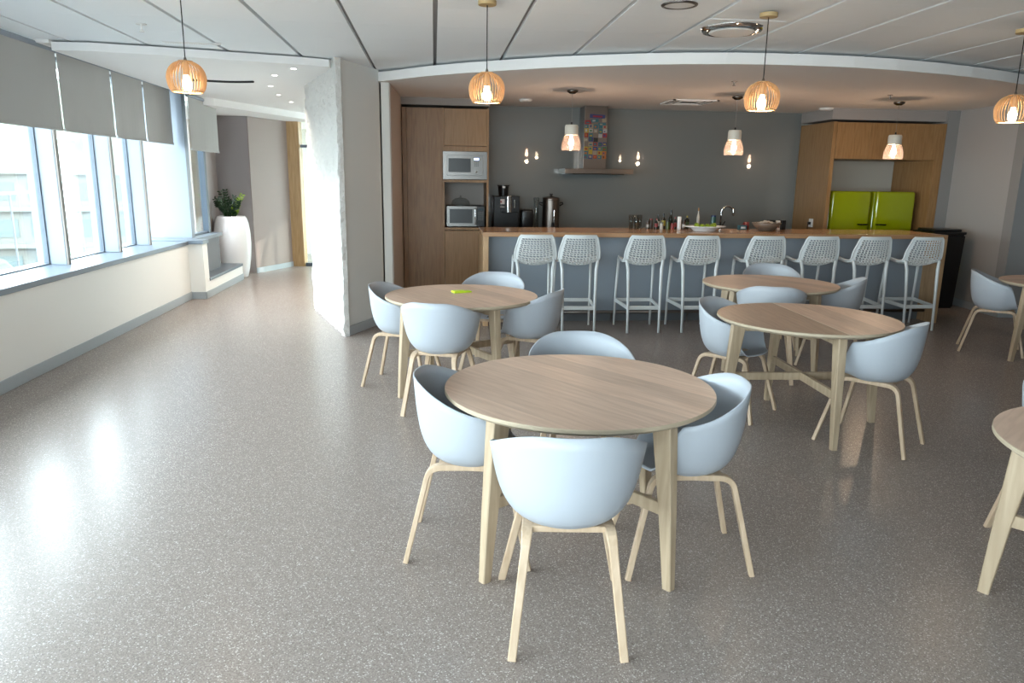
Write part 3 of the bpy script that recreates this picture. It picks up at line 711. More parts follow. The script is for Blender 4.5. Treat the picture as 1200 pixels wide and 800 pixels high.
# ================================================================= FRIDGE NICHE
t = thing('fridge_surround', 'oak surround framing the two green fridges', 'cabinet', (5.50, 10.0, 0))
obj('side_panel', box(B(), (0, 0, 0), (.055, .93, 2.485), .002), M_oakcab2, t); obj('side_panel', box(B(), (1.55, 0, 0), (1.675, .93, 2.485), .002), M_oakcab2, t)
obj('body', box(B(), (.055, .02, 1.985), (1.55, .93, 2.48)), M_oakcab2, t)
for k in range(3): obj('door', box(B(), (.06 + k * .498, 0, 1.99), (.555 + k * .498, .018, 2.478), .0015), M_oakcab2, t)
struct('trim_8', box(B(), (5.49, 10.04, 2.515), (7.2, 10.95, ZK)), MATS['painted_shade_filler'], 'filler above the oak fridge surround, darkened as painted shade', 'trim')  # same darkened colour, so the strip reads as a shadow gap
def fridge(label, x, side):
    t = thing('retro_fridge', label, 'fridge', (x, 10.12, 0), 0, 'lime green fridges')
    w, h = .60, 1.545
    obj('body', box(B(), (0, .085, .03), (w, .66, h), .035, 4), M_lime, t, smooth=True)
    bm = B(); box(bm, (0.003, -.0, .98), (w - .003, .08, h), .038, 5); obj('freezer_door', bm, M_lime, t, smooth=True)
    bm = B(); box(bm, (0.003, 0, .06), (w - .003, .08, .97), .038, 5); obj('fridge_door', bm, M_lime, t, smooth=True)
    for z in (1.075, .90):
        hx = w - .17 if side > 0 else .03
        bm = B(); tube(bm, fillet([(hx, .0, z), (hx + .01, -.045, z), (hx + .125, -.045, z), (hx + .14, 0.0, z)], .02), .011, 8); obj('handle', bm, mat('dark_chrome', (.06, .06, .05), .15, metal=1), t, smooth=True)
    for k in range(4): obj('foot', tube(B(), [(.07 + (k % 2) * .46, .14 + (k // 2) * .42, 0), (.07 + (k % 2) * .46, .14 + (k // 2) * .42, .04)], .02, 10), M_black, t)
fridge('left lime green retro fridge in the oak niche', 5.655, 1)
fridge('right lime green retro fridge, nearest the grey wall', 6.335, -1)
t = thing('wall_socket', 'white wall socket on the oak side panel with a black plug', 'socket', (5.50, 10.35, 1.10))
obj('cover_plate', box(B(), (-.012, -.055, -.08), (0, .055, .04), .003), M_white, t); 
obj('plug', box(B(), (-.05, -.02, -.045), (-.012, .02, -.005), .006), M_black, t)
obj('cord', tube(B(), fillet([(-.045, 0, -.03), (-.055, .0, -.09), (-.03, .01, -.178)], .03), .005, 6), M_black, t)

# ================================================================= HOOD
t = thing('range_hood', 'stainless extractor hood on the grey glass splashback', 'range hood', (0, 0, 0))
obj('chimney', box(B(), (2.115, 10.56, 1.80), (2.445, 10.93, ZK), .003), M_steel, t)
bm = B(); box(bm, (1.83, 10.42, 1.735), (2.815, 10.93, 1.805), .004); obj('canopy', bm, M_steel, t)
obj('filter', box(B(), (1.95, 10.48, 1.728), (2.70, 10.88, 1.737)), M_nickel, t)
rnd = random.Random(11)
cols = {'blue': (.05, .08, .30), 'red': (.5, .03, .04), 'white': (.7, .7, .68), 'yellow': (.7, .5, .05), 'orange': (.75, .22, .03), 'green': (.06, .25, .08), 'black': (.03, .03, .03), 'teal': (.05, .25, .32), 'cream': (.55, .45, .32)}
lay = [(.55, .985, .62, .06, 'blue'), (.15, .875, .30, .065, 'red'), (.45, .91, .3, .045, 'teal'), (.85, .92, .2, .06, 'cream'), (.75, .845, .3, .045, 'teal')]
row = 0; z = .80
grid = []
for r in range(8):
    for c in range(5): grid.append((.09 + c * .205, .79 - r * .085, .17, .062, rnd.choice(list(cols))))
grid += lay
gi = 0
for (u, v, wd, hh, cn) in grid:
    if rnd.random() < .12 and gi > 8: gi += 1; continue
    gi += 1; u_, v_ = u, v
    u += rnd.uniform(-.012, .012); v += rnd.uniform(-.008, .008)
    w = wd * .33 * rnd.uniform(.9, 1.2); h = hh * rnd.uniform(.95, 1.3) * .75
    x = 2.115 + .33 * u; zz = 1.83 + .70 * v
    x = min(max(x, 2.118 + w / 2), 2.442 - w / 2)
    k_ = grid.index((u_, v_, wd, hh, cn))
    where = ('in the %s row of the hood chimney, %s' % (['second', 'third', 'fourth', 'fifth', 'sixth', 'seventh', 'eighth', 'lowest'][k_ // 5], ['far left', 'left of centre', 'centre', 'right of centre', 'far right'][k_ % 5])) if k_ < 40 else ['as a banner topping the others on the hood chimney', 'upper left of the hood chimney, wide', 'just under the blue banner on the chimney', 'near the upper right edge of the hood chimney', 'upper right of the chimney, wide'][k_ - 40]
    o = thing('fridge_magnet', '%s souvenir magnet %s' % (cn, where), 'magnet', (x, 10.5595, zz), 0, 'colourful magnets on the hood chimney')
    o.rotation_euler = (0, rnd.uniform(-.12, .12), 0)
    mm = mat('magnet_' + cn, tuple(.45 * q for q in cols[cn]), .4)
    other = rnd.choice(list(cols)); m2 = mat('magnet_' + other, tuple(.45 * q for q in cols[other]), .4)
    obj('tile', box(B(), (-w / 2, -.004 - .001 * (gi % 3), -h / 2), (w / 2, -0.0005, h / 2)), mm, o)
    obj('motif', box(B(), (-w * .3, -.0055 - .001 * (gi % 3), -h * .25), (w * rnd.uniform(0, .35), -.003, h * rnd.uniform(.05, .35))), m2, o)

# ================================================================= KITCHEN ITEMS (back worktop z .92)
ZW = .9205
t = thing('coffee_machine', 'black bean-to-cup coffee machine with chrome front', 'coffee machine', (.83, 10.38, ZW))
obj('body', box(B(), (0, 0.02, 0), (.36, .42, .49), .012, 3), M_black, t); obj('front_panel', box(B(), (.11, -.012, .27), (.36, .02, .495), .006), M_black, t)
obj('chrome_spout', box(B(), (.185, -.035, .26), (.245, .0, .50), .012, 3), M_chrome, t); obj('chrome_strip', box(B(), (.285, -.02, .33), (.30, -.008, .44), .003), M_chrome, t)
obj('display', box(B(), (.09, -.016, .38), (.15, -.006, .45), .002), mat('machine_label', (.55, .5, .48), .4), t); obj('button', box(B(), (.092, -.018, .40), (.112, -.014, .425)), mat('magnet_red', cols['red'], .4), t)
obj('drip_tray', box(B(), (.09, -.05, 0), (.34, .02, .05), .004), M_blackm, t); obj('control_strip', box(B(), (.09, -.014, .335), (.15, -.006, .352)), M_steel, t)
bm = B(); lathe(bm, [(.065, .49), (.075, .62), (.09, .628), (.09, .642), (0, .645)], 24, (.15, .2, 0)); obj('bean_hopper', bm, M_black, t, smooth=False)
obj('hopper_badge', box(B(), (.13, .115, .60), (.17, .125, .625)), M_whitem, t)
t = thing('toaster', 'small black toaster between the coffee machine and the urn', 'toaster', (1.225, 10.42, ZW))
obj('body', box(B(), (0, 0, .01), (.175, .27, .31), .03, 4), M_black, t, smooth=True); obj('lever', box(B(), (.05, -.02, .18), (.085, .0, .195), .004), M_blackm, t); obj('slot', box(B(), (.04, .05, .306), (.135, .22, .312)), M_nickel, t); obj('base', box(B(), (.01, .01, 0), (.165, .26, .02)), M_blackm, t)
t = thing('water_urn', 'stainless steel hot water urn with black lid and handles', 'urn', (1.665, 10.55, ZW))
bm = B(); lathe(bm, [(.0, .03), (.118, .03), (.122, .05), (.122, .44), (.126, .445), (.126, .458), (.118, .475), (.04, .49), (0, .49)], 36); obj('body', bm, M_steel, t, smooth=False)
bm = B(); lathe(bm, [(.125, 0), (.125, .035), (0, .035), (0, 0)], 30); obj('base', bm, M_black, t)
bm = B(); lathe(bm, [(0, .49), (.018, .49), (.014, .505), (.026, .515), (.024, .53), (0, .533)], 16); obj('lid_knob', bm, M_black, t)
for s in (-1, 1): obj('handle', tube(B(), fillet([(s * .12, 0, .40), (s * .165, -.01, .405), (s * .17, -.01, .385), (s * .12, 0, .36)], .012), .009, 8), M_black, t)
obj('sight_glass', tube(B(), [(.03, -.128, .08), (.03, -.128, .30)], .007, 8), M_chrome, t)
bm = B(); tube(bm, [(0, -.12, .10), (0, -.17, .10), (0, -.175, .06)], .011, 8); box(bm, (-.012, -.185, .10), (.012, -.16, .135)); obj('tap', bm, M_black, t)
t = thing('glass_carafe', 'tall clear glass beside the urn', 'glass', (1.46, 10.6, ZW))
bm = B(); lathe(bm, [(0, 0), (.035, 0), (.035, .01), (.038, .30), (.044, .47), (.042, .47), (.034, .30), (.031, .012), (0, .012)], 20); obj('glass_body', bm, M_clear, t, smooth=True)
t = thing('kitchen_faucet', 'curved chrome kitchen tap at the sink', 'faucet', (4.15, 10.42, ZW))
obj('base', tube(B(), [(0, 0, 0), (0, 0, .10)], [.028, .024], 16), M_nickel, t)
obj('spout', tube(B(), [(0, 0, .09), (0, 0, .26)] + [(.085 - .085 * math.cos(PI * k / 12), -.03 * k / 12, .30 + .085 * math.sin(PI * k / 12)) for k in range(13)] + [(.172, -.03, .25)], .013, 12), M_chrome, t, smooth=True)
obj('lever', tube(B(), [(.02, -.02, .10), (.055, -.03, .17)], [.012, .008], 8), M_black, t)
struct_s = thing('sink_bowl', 'steel sink rim set into the back worktop', 'sink', (3.95, 10.36, ZW))
bm = B(); box(bm, (0, 0, 0), (.55, .03, .006)); box(bm, (0, .0, 0), (.03, .2, .006)); box(bm, (.52, 0, 0), (.55, .04, .006)); obj('rim', bm, M_steel, struct_s)
bm = B(); box(bm, (.03, .03, -.0), (.12, .17, .003)); obj('basin', bm, M_nickel, struct_s)

# ---- items on the island (z = ZT)
ZI = ZT + .0005
def bottle(name, label, x, y, h, r, m, cap, lab_m=None, neck=.35, lab=(.2, .55), group='bottles and jars at the back of the bar'):
    t = thing(name, label, 'bottle' if 'bottle' in name else 'jar', (x, y, ZI), 0, group)
    zs = h * (1 - neck)
    if neck > .1: pr = [(0, 0), (r, 0), (r, zs * .9), (r * .8, zs), (r * .38, zs + (h - zs) * .35), (r * .34, h * .93), (0, h * .93)]
    else: pr = [(0, 0), (r, 0), (r, h * .86), (r * .9, h * .9), (0, h * .9)]
    obj('glass_body', lathe(B(), pr, 20), m, t, smooth=False)
    cr = r * .42 if neck > .1 else r * .95
    obj('cap', lathe(B(), [(cr, h * .86), (cr, h), (0, h), (0, h * .86)], 16), cap, t)
    if lab_m: obj('paper_label', lathe(B(), [(r + .0008, h * lab[0]), (r + .0008, h * lab[1])], 20), lab_m, t)
Mr, My, Mg, Mw, Mb = (mat('jar_' + n, c, .3) for n, c in (('red', (.20, .018, .015)), ('mustard', (.28, .22, .02)), ('olive', (.05, .075, .015)), ('white', (.42, .40, .36)), ('brown', (.05, .025, .015))))
Mdk = mat('dark_bottle_glass', (.012, .014, .010), .1)
bots = [('spice_jar', 'small brown spice jar, leftmost of the condiments', 2.625, 8.93, .10, .020, Mb, M_black, Mw, 0),
        ('spice_jar', 'brown spice jar with red lid, second of the condiments', 2.675, 8.96, .125, .021, Mb, Mr, Mb, 0),
        ('sauce_bottle', 'dark sauce bottle with red label near the glasses', 2.725, 8.90, .13, .020, Mdk, Mr, Mr, .3),
        ('sauce_bottle', 'taller dark sauce bottle behind a white-labelled jar', 2.775, 9.00, .17, .024, Mdk, M_black, Mw, .35),
        ('spice_jar', 'small glass jar with a white label in the front row', 2.785, 8.88, .085, .022, Mw, M_black, Mw, 0),
        ('sauce_bottle', 'dark bottle with a yellow label', 2.84, 8.98, .19, .024, Mdk, M_black, My, .35),
        ('spice_jar', 'low jar with a green label in the front row', 2.865, 8.88, .10, .021, Mg, M_black, Mg, 0),
        ('wine_bottle', 'tallest black bottle of the condiments', 2.935, 8.99, .235, .028, Mdk, M_black, None, .4),
        ('spice_jar', 'small red-labelled jar in the front row', 2.925, 8.885, .075, .022, Mr, Mr, Mr, 0),
        ('sauce_bottle', 'dark bottle beside the white container', 2.972, 8.92, .15, .017, Mdk, Mr, Mr, .3),
        ('salt_jar', 'white cylindrical salt container', 3.015, 8.90, .155, .024, M_whitem, M_whitem, None, 0),
        ('spice_jar', 'brown jar with a pale label right of the white container', 3.075, 8.91, .12, .021, Mb, M_black, Mw, 0),
        ('sauce_bottle', 'dark bottle at the back right of the condiments', 3.07, 9.02, .145, .022, Mdk, M_black, None, .3),
        ('sauce_bottle', 'green-yellow capped bottle, rightmost of the condiments', 3.135, 8.96, .165, .024, Mdk, My, Mg, .25),
        ('oil_bottle', 'slim pale oil bottle with an amber neck behind the fruit platter', 3.30, 9.03, .26, .020, Mw, mat('cork', (.35, .18, .07), .7), None, .4),
        ('tin_jar', 'dark green and blue tin behind the fruit platter', 3.50, 9.03, .17, .034, mat('dark_teal_tin', (.02, .07, .06), .3), mat('navy_lid', (.01, .02, .08), .3), None, 0)]
for b in bots: bottle(*b)
for k, (x, y, lb) in enumerate([(2.42, 8.95, 'left clear drinking glass of the cluster on the bar'), (2.475, 8.90, 'front clear drinking glass of the cluster on the bar'), (2.53, 8.97, 'right clear drinking glass beside the condiments')]):
    if k == 0:
        t = thing('drinking_glass', lb, 'glass', (x, y, ZI), 0, 'drinking glasses on the bar')
        obj('glass_body', lathe(B(), [(0, 0), (.026, 0), (.034, .17), (.032, .17), (.024, .008), (0, .008)], 20), glass_pane('drinking_glass', (.75, .78, .78), 1.6), t, smooth=True); g0 = t
    else: dup(g0, (x, y, ZI), 0, lb)
t = thing('fruit_platter', 'wide white platter holding green apples', 'platter', (3.235, 8.62, ZI))
bm = B(); lathe(bm, [(0, .0), (.13, 0), (.14, .01), (.17, .038), (.25, .052), (.262, .060), (.25, .062), (.165, .048), (.13, .014), (0, .012)], 48)
for v in bm.verts: v.co.y *= .72
obj('dish', bm, M_white, t, smooth=True)
M_apple = mat('green_apple', (.20, .29, .015), .3, var=(20, .25))
sp = [(-.10, -.02, .056), (-.045, -.055, .054), (.02, -.05, .052), (.085, -.03, .056), (-.02, .025, .052), (.05, .032, .054), (-.075, .052, .064), (.125, .02, .066)]
wh = ['leftmost', 'front left', 'front middle', 'right of centre', 'back middle', 'back right', 'back left', 'rightmost']
for k, ((ax, ay, az), wn) in enumerate(zip(sp, wh)):
    t = thing('green_apple', wn + ' green apple on the white platter', 'apple', (3.235 + ax, 8.62 + ay, ZI + az - .0), 0, 'green apples on the platter')
    bm = B(); lathe(bm, [(0, .004 - .032 + .0), (.014, -.032), (.03, -.014), (.033, .004), (.026, .024), (.012, .030), (0, .024)], 18); obj('fruit', bm, M_apple, t, smooth=True)
    obj('stem', tube(B(), [(0, 0, .022), (.003, 0, .036)], .0015, 5), Mb, t)
t = thing('serving_bowl', 'large brown bowl standing on the bar', 'bowl', (4.06, 8.72, ZI))
obj('bowl_body', lathe(B(), [(0, 0), (.075, 0), (.085, .008), (.145, .055), (.175, .10), (.170, .102), (.14, .060), (.08, .014), (0, .012)], 40), mat('brown_bowl', (.16, .115, .085), .3), t, smooth=True)
t = thing('napkin', 'crumpled white paper napkin lying in the brown bowl', 'napkin', (4.06, 8.72, ZI))
bm = B(); r_ = []
for i in range(9):
    r_.append([bm.verts.new((lerp(-.12, .12, i / 8), lerp(-.07, .07, j / 6), .095 + .03 * mn.noise(Vector((i * .5, j * .6, 2))) + .018 * (1 - abs(i - 4) / 4))) for j in range(7)])
for a, b in zip(r_, r_[1:]):
    for k in range(6): bm.faces.new((a[k], a[k + 1], b[k + 1], b[k]))
bmesh.ops.solidify(bm, geom=list(bm.faces), thickness=.004); obj('sheet', bm, M_whitem, t, smooth=True)
def carton(name, label, x, y, w, d, h, m, m2, rz=0, cat='box'):
    t = thing(name, label, cat, (x, y, ZI), rz)
    obj('carton', box(B(), (-w / 2, -d / 2, 0), (w / 2, d / 2, h), .002), m, t); obj('front_label', box(B(), (-w * .36, -d / 2 - .001, h * .25), (w * .3, -d / 2 + .001, h * .7)), m2, t)
carton('tea_box', 'black upright tea box behind the brown bowl', 4.235, 8.97, .07, .10, .12, M_blackm, Mr, cat='box')
carton('tea_box', 'slim pale tea box right of the black one', 4.315, 8.96, .03, .10, .115, M_whitem, Mb, cat='box')
carton('storage_tin', 'black tin at the right end of the things by the bowl', 4.375, 8.95, .055, .08, .12, M_black, M_blackm, cat='tin')
carton('paper_packet', 'small blue and white packet left of the brown bowl', 3.84, 8.93, .10, .06, .055, mat('teal_packet', (.03, .12, .16), .4), M_whitem, .2, cat='packet')
t = thing('red_mug', 'dark red mug between the packet and the bowl', 'mug', (3.925, 9.0, ZI))
obj('cup', lathe(B(), [(0, 0), (.034, 0), (.036, .09), (.033, .09), (.031, .006), (0, .006)], 20), mat('dark_red', (.14, .02, .02), .3), t, smooth=True)
obj('handle', tube(B(), fillet([(-.034, 0, .07), (-.06, 0, .065), (-.06, 0, .03), (-.034, 0, .022)], .015), .005, 6), MATS['dark_red'], t)

# black bin
t = thing('rubbish_bin', 'tall black bin at the right end of the bar', 'bin', (6.86, 9.42, 0))
bm = B(); a = [(-.235, -.22), (.235, -.22), (.235, .24), (-.235, .24)]
v0 = [bm.verts.new((x * .88, y * .88, 0)) for x, y in a]; v1 = [bm.verts.new((x, y, 1.0)) for x, y in a]
bm.faces.new(v0[::-1]); bm.faces.new(v1)
for k in range(4): bm.faces.new((v0[k], v0[(k + 1) % 4], v1[(k + 1) % 4], v1[k]))
bmesh.ops.bevel(bm, geom=list(bm.edges), offset=.02, segments=3, affect='EDGES'); obj('body', bm, M_black, t)
bm = B(); box(bm, (-.235, -.225, 1.0), (.235, .245, 1.035), .012, 3); box(bm, (-.20, -.18, 1.03), (.20, .20, 1.07), .02, 3); obj('lid', bm, M_black, t)

# note pad on table 2
t = thing('sticky_note_pad', 'bright yellow-green note pad on the left table', 'note pad', (.19, 5.82, .7555), .35)
obj('pad', box(B(), (-.05, -.038, 0), (.05, .038, .014), .001), mat('neon_yellow_green', (.50, .70, .02), .6), t)
obj('top_sheet', prism(B(), [(-.055, -.036), (.046, -.040), (.049, .036), (-.05, .038)], .0142, .0152), mat('neon_lime', (.62, .82, .06), .6), t)
obj('pad', box(B(), (.045, -.03, 0), (.10, .035, .010), .001), MATS['neon_yellow_green'], t)

# ================================================================= PENDANTS
def wood_pendant(label, x, y, zb):
    t = thing('wooden_pendant_lamp', label, 'pendant lamp', (x, y, zb), 0, 'slatted wooden pendant lamps')
    bm = B(); n = 34
    prof = [(.095, 0), (.112, .03), (.120, .07), (.121, .095), (.112, .13), (.090, .163), (.060, .183), (.035, .190)]
    cr = []
    for k in range(25):
        s = k / 24 * (len(prof) - 1); i = min(int(s), len(prof) - 2); f = s - i
        p0, p1, p2, p3 = prof[max(i - 1, 0)], prof[i], prof[i + 1], prof[min(i + 2, len(prof) - 1)]
        g = lambda a, b, c_, d: .5 * (2 * b + (c_ - a) * f + (2 * a - 5 * b + 4 * c_ - d) * f * f + (3 * b - a - 3 * c_ + d) * f ** 3)
        cr.append((g(p0[0], p1[0], p2[0], p3[0]), g(p0[1], p1[1], p2[1], p3[1])))
    for k in range(n):
        a = 2 * PI * k / n; d = Vector((math.cos(a), math.sin(a), 0)); s = Vector((-d.y, d.x, 0)) * .0016
        pr = None
        for r, z in cr:
            o_ = d * r + Vector((0, 0, z)); i_ = d * (r - .010) + Vector((0, 0, z))
            c = [bm.verts.new(q) for q in (o_ + s, o_ - s, i_ - s, i_ + s)]
            if pr:
                for q in range(4): bm.faces.new((pr[q], pr[(q + 1) % 4], c[(q + 1) % 4], c[q]))
            pr = c
    obj('slatted_shade', bm, M_shade, t)
    obj('lower_ring', lathe(B(), [(.082, 0), (.096, 0), (.096, .006), (.082, .006)], 40, closed=True), M_shade, t)
    obj('top_disc', lathe(B(), [(0, .184), (.045, .184), (.045, .192), (0, .192)], 28), M_shade, t)
    obj('socket', lathe(B(), [(0, .105), (.021, .105), (.021, .184), (0, .184)], 18), M_shadein, t)
    obj('cord_grip', lathe(B(), [(.012, .192), (.009, .205), (.004, .218), (0, .218)], 14), M_steel, t)
    bm = B(); lathe(bm, [(0, .008), (.02, .014), (.031, .034), (.030, .054), (.018, .085), (.014, .106), (0, .106)], 20); obj('bulb', bm, M_bulb, t, smooth=True)
    ch = ZC - zb
    obj('cable', tube(B(), [(0, 0, .21), (0, 0, ch - .02)], .0035, 8), M_black, t)
    obj('ceiling_canopy', lathe(B(), [(0, ch - .028), (.058, ch - .028), (.060, ch - .025), (.060, ch - .001), (0, ch - .001)], 32), M_canopy, t)
    return t
p0 = wood_pendant('slatted wooden pendant lamp second from the left, in front of the oak cabinets', .358, 5.15, 2.148)
dup(p0, (2.283, 5.15, 2.14), .3, 'slatted wooden pendant lamp second from the right, near the round ceiling vent')
dup(p0, (-1.575, 5.15, 2.165), .5, 'leftmost slatted wooden pendant lamp, in front of the blinds')
dup(p0, (4.19, 5.15, 2.10), .8, 'rightmost slatted wooden pendant lamp, cut off by the photo edge')
def glass_pendant(label, x, y):
    zb = 1.985; ch = ZK - zb
    t = thing('glass_pendant_lamp', label, 'pendant lamp', (x, y, zb), 0, 'glass pendant lamps over the bar')
    obj('glass_shade', lathe(B(), [(.108, 0), (.115, .04), (.112, .09), (.095, .145), (.075, .185), (.073, .185), (.092, .143), (.109, .09), (.112, .04), (.105, 0)], 36), glass_pane('smoky_pink_glass', (.93, .87, .85), 1.5, milk=.035), t, smooth=True)
    obj('holder_cap', lathe(B(), [(0, .175), (.076, .175), (.079, .18), (.079, .268), (.070, .29), (0, .295)], 30), mat('cream_ceramic', (.62, .58, .50), .5), t)
    obj('bulb', lathe(B(), [(0, .045), (.02, .052), (.032, .078), (.028, .105), (.015, .14), (.012, .175), (0, .175)], 20), M_bulb2, t, smooth=True)
    obj('cord_grip', lathe(B(), [(.012, .293), (.010, .32), (0, .325)], 12), M_black, t)
    obj('cable', tube(B(), [(0, 0, .31), (0, 0, ch - .03)], .0022, 6), mat('grey_cable', (.25, .22, .2), .4), t)
    obj('ceiling_canopy', lathe(B(), [(0, ch - .042), (.03, ch - .042), (.062, ch - .022), (.066, ch - .002), (0, ch - .002)], 28), M_nickel, t, smooth=True)
    return t
q0 = glass_pendant('smoky glass pendant with cream cap, left of the hood', 1.61, 8.80)
dup(q0, (3.60, 8.80, 1.965), 0, 'smoky glass pendant with cream cap, over the middle of the bar')
dup(q0, (5.65, 8.80, 1.95), 0, 'smoky glass pendant with cream cap, in front of the fridge surround')
for (x, y, z, e) in [(.358, 5.15, 2.13, 0.9), (2.283, 5.15, 2.12, 0.9), (-1.575, 5.15, 2.14, 0.9), (4.19, 5.15, 2.08, 0.9), (1.61, 8.8, 1.95, 2.2), (3.6, 8.8, 1.94, 2.2), (5.65, 8.8, 1.93, 2.2)]:
    lamp('pendant_light', 'POINT', (x, y, z), e, (1, .74, .5), shadow_soft_size=.03)

for (x, y) in [(-1.94, 9.5), (-2.05, 10.5), (-2.06, 11.45)]:
    lamp('downlight_beam', 'SPOT', (x, y, ZL - .012), 22, (1, .86, .70), aim=(0, 0, -1), spot_size=2.2, spot_blend=.8, shadow_soft_size=.03)
# ================================================================= CEILING FITTINGS
def disc(name, label, cat, x, y, zc, r, m=M_whitem, h=.03, group=None):
    t = thing(name, label, cat, (x, y, zc), 0, group)
    obj('housing', lathe(B(), [(0, -h), (r * .8, -h), (r, -h * .5), (r, -.0005), (0, -.0005)], 32), m, t); return t
disc('smoke_detector', 'white round smoke detector on the kitchen ceiling, near the left cabinets', 'smoke detector', 1.20, 9.95, ZK, .085)
disc('smoke_detector', 'white round smoke detector on the kitchen ceiling, above the oak fridge surround', 'smoke detector', 5.42, 10.1, ZK, .095)
t = disc('ceiling_speaker', 'flat white round ceiling speaker at the top edge of the photo', 'ceiling speaker', 1.62, 5.05, ZC, .10, h=.008)
obj('rim', lathe(B(), [(.10, -.010), (.118, -.007), (.12, -.0005), (.10, -.0005)], 36, closed=True), M_steel, t)
t = thing('ceiling_vent', 'round ceiling air vent with a metal ring, right of the middle pendant', 'ceiling vent', (2.25, 5.71, ZC), 0)
obj('plate', box(B(), (-.29, -.29, -.003), (.29, .29, -.0003)), M_ceil, t)
obj('ring', lathe(B(), [(.165, -.006), (.215, -.030), (.235, -.006), (.235, -.003), (.16, -.003)], 48, closed=True), M_chrome, t, smooth=True)
obj('center_disc', lathe(B(), [(0, -.040), (.155, -.040), (.170, -.033), (.165, -.026), (0, -.026)], 40), M_whitem, t); obj('stem', lathe(B(), [(.05, -.03), (.05, -.002), (0, -.002)], 16), M_whitem, t)
t = thing('air_diffuser', 'square ceiling air diffuser over the kitchen', 'ceiling vent', (3.33, 9.75, ZK))
bm = B()
for s, w in ((.30, .03), (.22, .02), (.15, .02)):
    for a, b in (((-s, -s), (s, -s + w)), ((-s, s - w), (s, s)), ((-s, -s), (-s + w, s)), ((s - w, -s), (s, s))): box(bm, (*a, -.014), (*b, -.0006))
obj('louvres', bm, M_whitem, t); obj('backing', box(B(), (-.29, -.29, -.004), (.29, .29, -.0004)), M_blackm, t)
dl = [(-1.39, 7.95), (-1.69, 8.5), (-1.94, 9.5), (-2.05, 10.5), (-2.06, 11.45)]
wl = ['nearest', 'second', 'third', 'fourth', 'farthest']
for k, (x, y) in enumerate(dl):
    t = thing('recessed_downlight', wl[k] + ' small lit downlight in the corridor ceiling', 'downlight', (x, y, ZL), 0, 'corridor downlights')
    obj('trim_ring', lathe(B(), [(.028, -.001), (.028, -.004), (.036, -.006), (.042, -.003), (.042, -.001)], 24, closed=True), M_whitem, t)
    obj('lens', lathe(B(), [(0, -.003), (.028, -.003), (.028, -.0005), (0, -.0005)], 20), M_down, t)
for k, (x, y, lb) in enumerate([(3.1, 7.7, 'small sprinkler head over the kitchen, left one'), (5.3, 8.45, 'small sprinkler head over the kitchen, near the right pendant')]):
    t = thing('sprinkler_head', lb, 'sprinkler', (x, y, ZK), 0, 'ceiling sprinklers')
    obj('collar', lathe(B(), [(0, -.005), (.03, -.005), (.03, -.0005), (0, -.0005)], 18), M_steel, t); obj('nozzle', lathe(B(), [(0, -.045), (.016, -.045), (.016, -.041), (.006, -.036), (.008, -.005), (0, -.005)], 12), M_steel, t)
t = thing('sprinkler_head', 'sprinkler head on the tiled ceiling left of the leftmost pendant', 'sprinkler', (-2.25, 6.35, ZC), 0, 'ceiling sprinklers')
obj('collar', lathe(B(), [(0, -.006), (.04, -.006), (.04, -.0005), (0, -.0005)], 18), M_whitem, t); obj('nozzle', lathe(B(), [(0, -.06), (.02, -.06), (.02, -.055), (.007, -.045), (.01, -.006), (0, -.006)], 12), M_whitem, t)
t = thing('slot_diffuser', 'dark curved slot vent in the corridor ceiling', 'ceiling vent', (-2.35, 9.05, ZL)); bm = B()
pts = [(.35 * math.cos(a) * 1.0, .35 * math.sin(a)) for a in [PI * (-.45 - .0) + PI * .9 * k / 14 for k in range(15)]]
tube(bm, [(-.35 + .06 * k, .10 * math.sin(k * .26) - .02, -.006) for k in range(12)], .018, 6); obj('slot', bm, M_blackm, t)
for k, (x0, y0, w) in enumerate([(-2.36, 7.16, .50)]):
    t = thing('ventilation_grille', 'long white ventilation grille in the ceiling behind the leftmost pendant', 'ceiling vent', (x0, y0, ZC))
    obj('frame', box(B(), (0, -.045, -.010), (w, -.035, -.0005)), M_whitem, t)
    bm = B()
    for q in range(24): box(bm, (.01 + q * .02, -.034, -.008), (.020 + q * .02, .02, -.0005))
    obj('slats', bm, M_whitem, t)
for k, (x, y) in enumerate([(2.2, 8.1), (3.9, 7.75), (4.7, 8.0), (5.6, 8.1), (4.6, 9.2), (1.0, 8.7)]):
    t = thing('ceiling_spotlight', 'tiny unlit ceiling spotlight ' + ['left of the hood', 'in front of the middle glass pendant', 'right of the middle glass pendant', 'beside the right glass pendant', 'between the middle pendant and the fridges', 'above the left end of the bar'][k], 'spotlight', (x, y, ZK), 0, 'tiny spotlights in the kitchen ceiling')
    obj('housing', lathe(B(), [(0, -.004), (.028, -.004), (.035, -.0005), (0, -.0005)], 16), M_whitem, t)

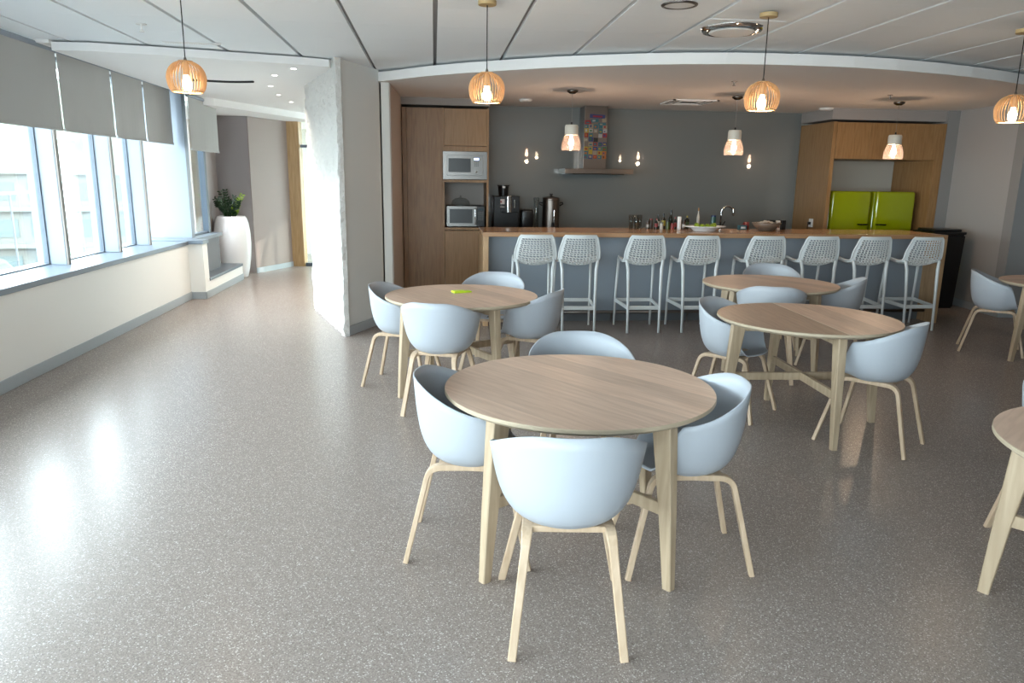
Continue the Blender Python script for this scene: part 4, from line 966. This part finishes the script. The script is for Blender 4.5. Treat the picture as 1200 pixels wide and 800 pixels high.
# ================================================================= PLANT
t = thing('potted_plant', 'dark green zz plant in a tall white glazed planter', 'plant', (-3.30, 12.52, 0))
pr = [(0, 0), (.205, 0), (.215, .01), (.245, .15), (.275, .35), (.288, .55), (.285, .72), (.265, .87), (.240, .955), (.215, .995), (.195, .995), (.190, .96), (0, .94)]
obj('planter', lathe(B(), pr, 48), M_pot, t, smooth=True)
obj('soil', lathe(B(), [(0, .955), (.185, .95)], 24), M_soil, t)
rnd = random.Random(5)
def leafy(k, ang, lean, h, m):
    bm = B(); P = []
    d = Vector((math.cos(ang), math.sin(ang), 0))
    for i in range(12):
        u = i / 11; P.append(Vector((0, 0, .94)) + d * (.03 + lean * u ** 1.5) + Vector((0, 0, h * u * (1 - .15 * lean * u))))
    tube(bm, P, [lerp(.009, .003, i / 11) for i in range(12)], 6)
    st = obj('stem', bm, m, t); bm = B()
    for i in range(2, 12):
        for sgn in (-1, 1):
            tg = (P[min(i + 1, 11)] - P[i - 1]).normalized(); s = tg.cross(Vector((rnd.uniform(-.5, .5), rnd.uniform(-.5, .5), .0)) + Vector((d.y, -d.x, 0)) * .01 + Vector((0, 0, .15)) if False else Vector((-d.y * .5 + rnd.uniform(-.3, .3), d.x * .5 + rnd.uniform(-.3, .3), .3))).normalized() * sgn
            ln = .085 * rnd.uniform(.8, 1.15) * (1 - .3 * i / 11); w = ln * .24
            ax = (s * .85 + tg * .5).normalized(); wd = ax.cross(tg.cross(ax)).normalized() if True else None
            nrm = ax.cross(tg).normalized(); wd = nrm.cross(ax).normalized()
            c = P[i]; L = [c, c + ax * ln * .3 + wd * w + nrm * .004, c + ax * ln * .65 + wd * w * .85, c + ax * ln, c + ax * ln * .65 - wd * w * .85, c + ax * ln * .3 - wd * w + nrm * .004]
            mid = c + ax * ln * .5 - nrm * .006
            vv = [bm.verts.new(q) for q in L]; mv = bm.verts.new(mid)
            for q in range(6): bm.faces.new((vv[q], vv[(q + 1) % 6], mv))
    obj('leaves', bm, m, st)
for k in range(13):
    leafy(k, rnd.uniform(0, 2 * PI), rnd.uniform(.03, .22), rnd.uniform(.24, .38), M_leaf)
leafy(20, PI * 1.1, .10, .44, M_leaf); leafy(21, PI * .9, .04, .46, M_leaf); leafy(22, -.15, .17, .40, M_leaf2)
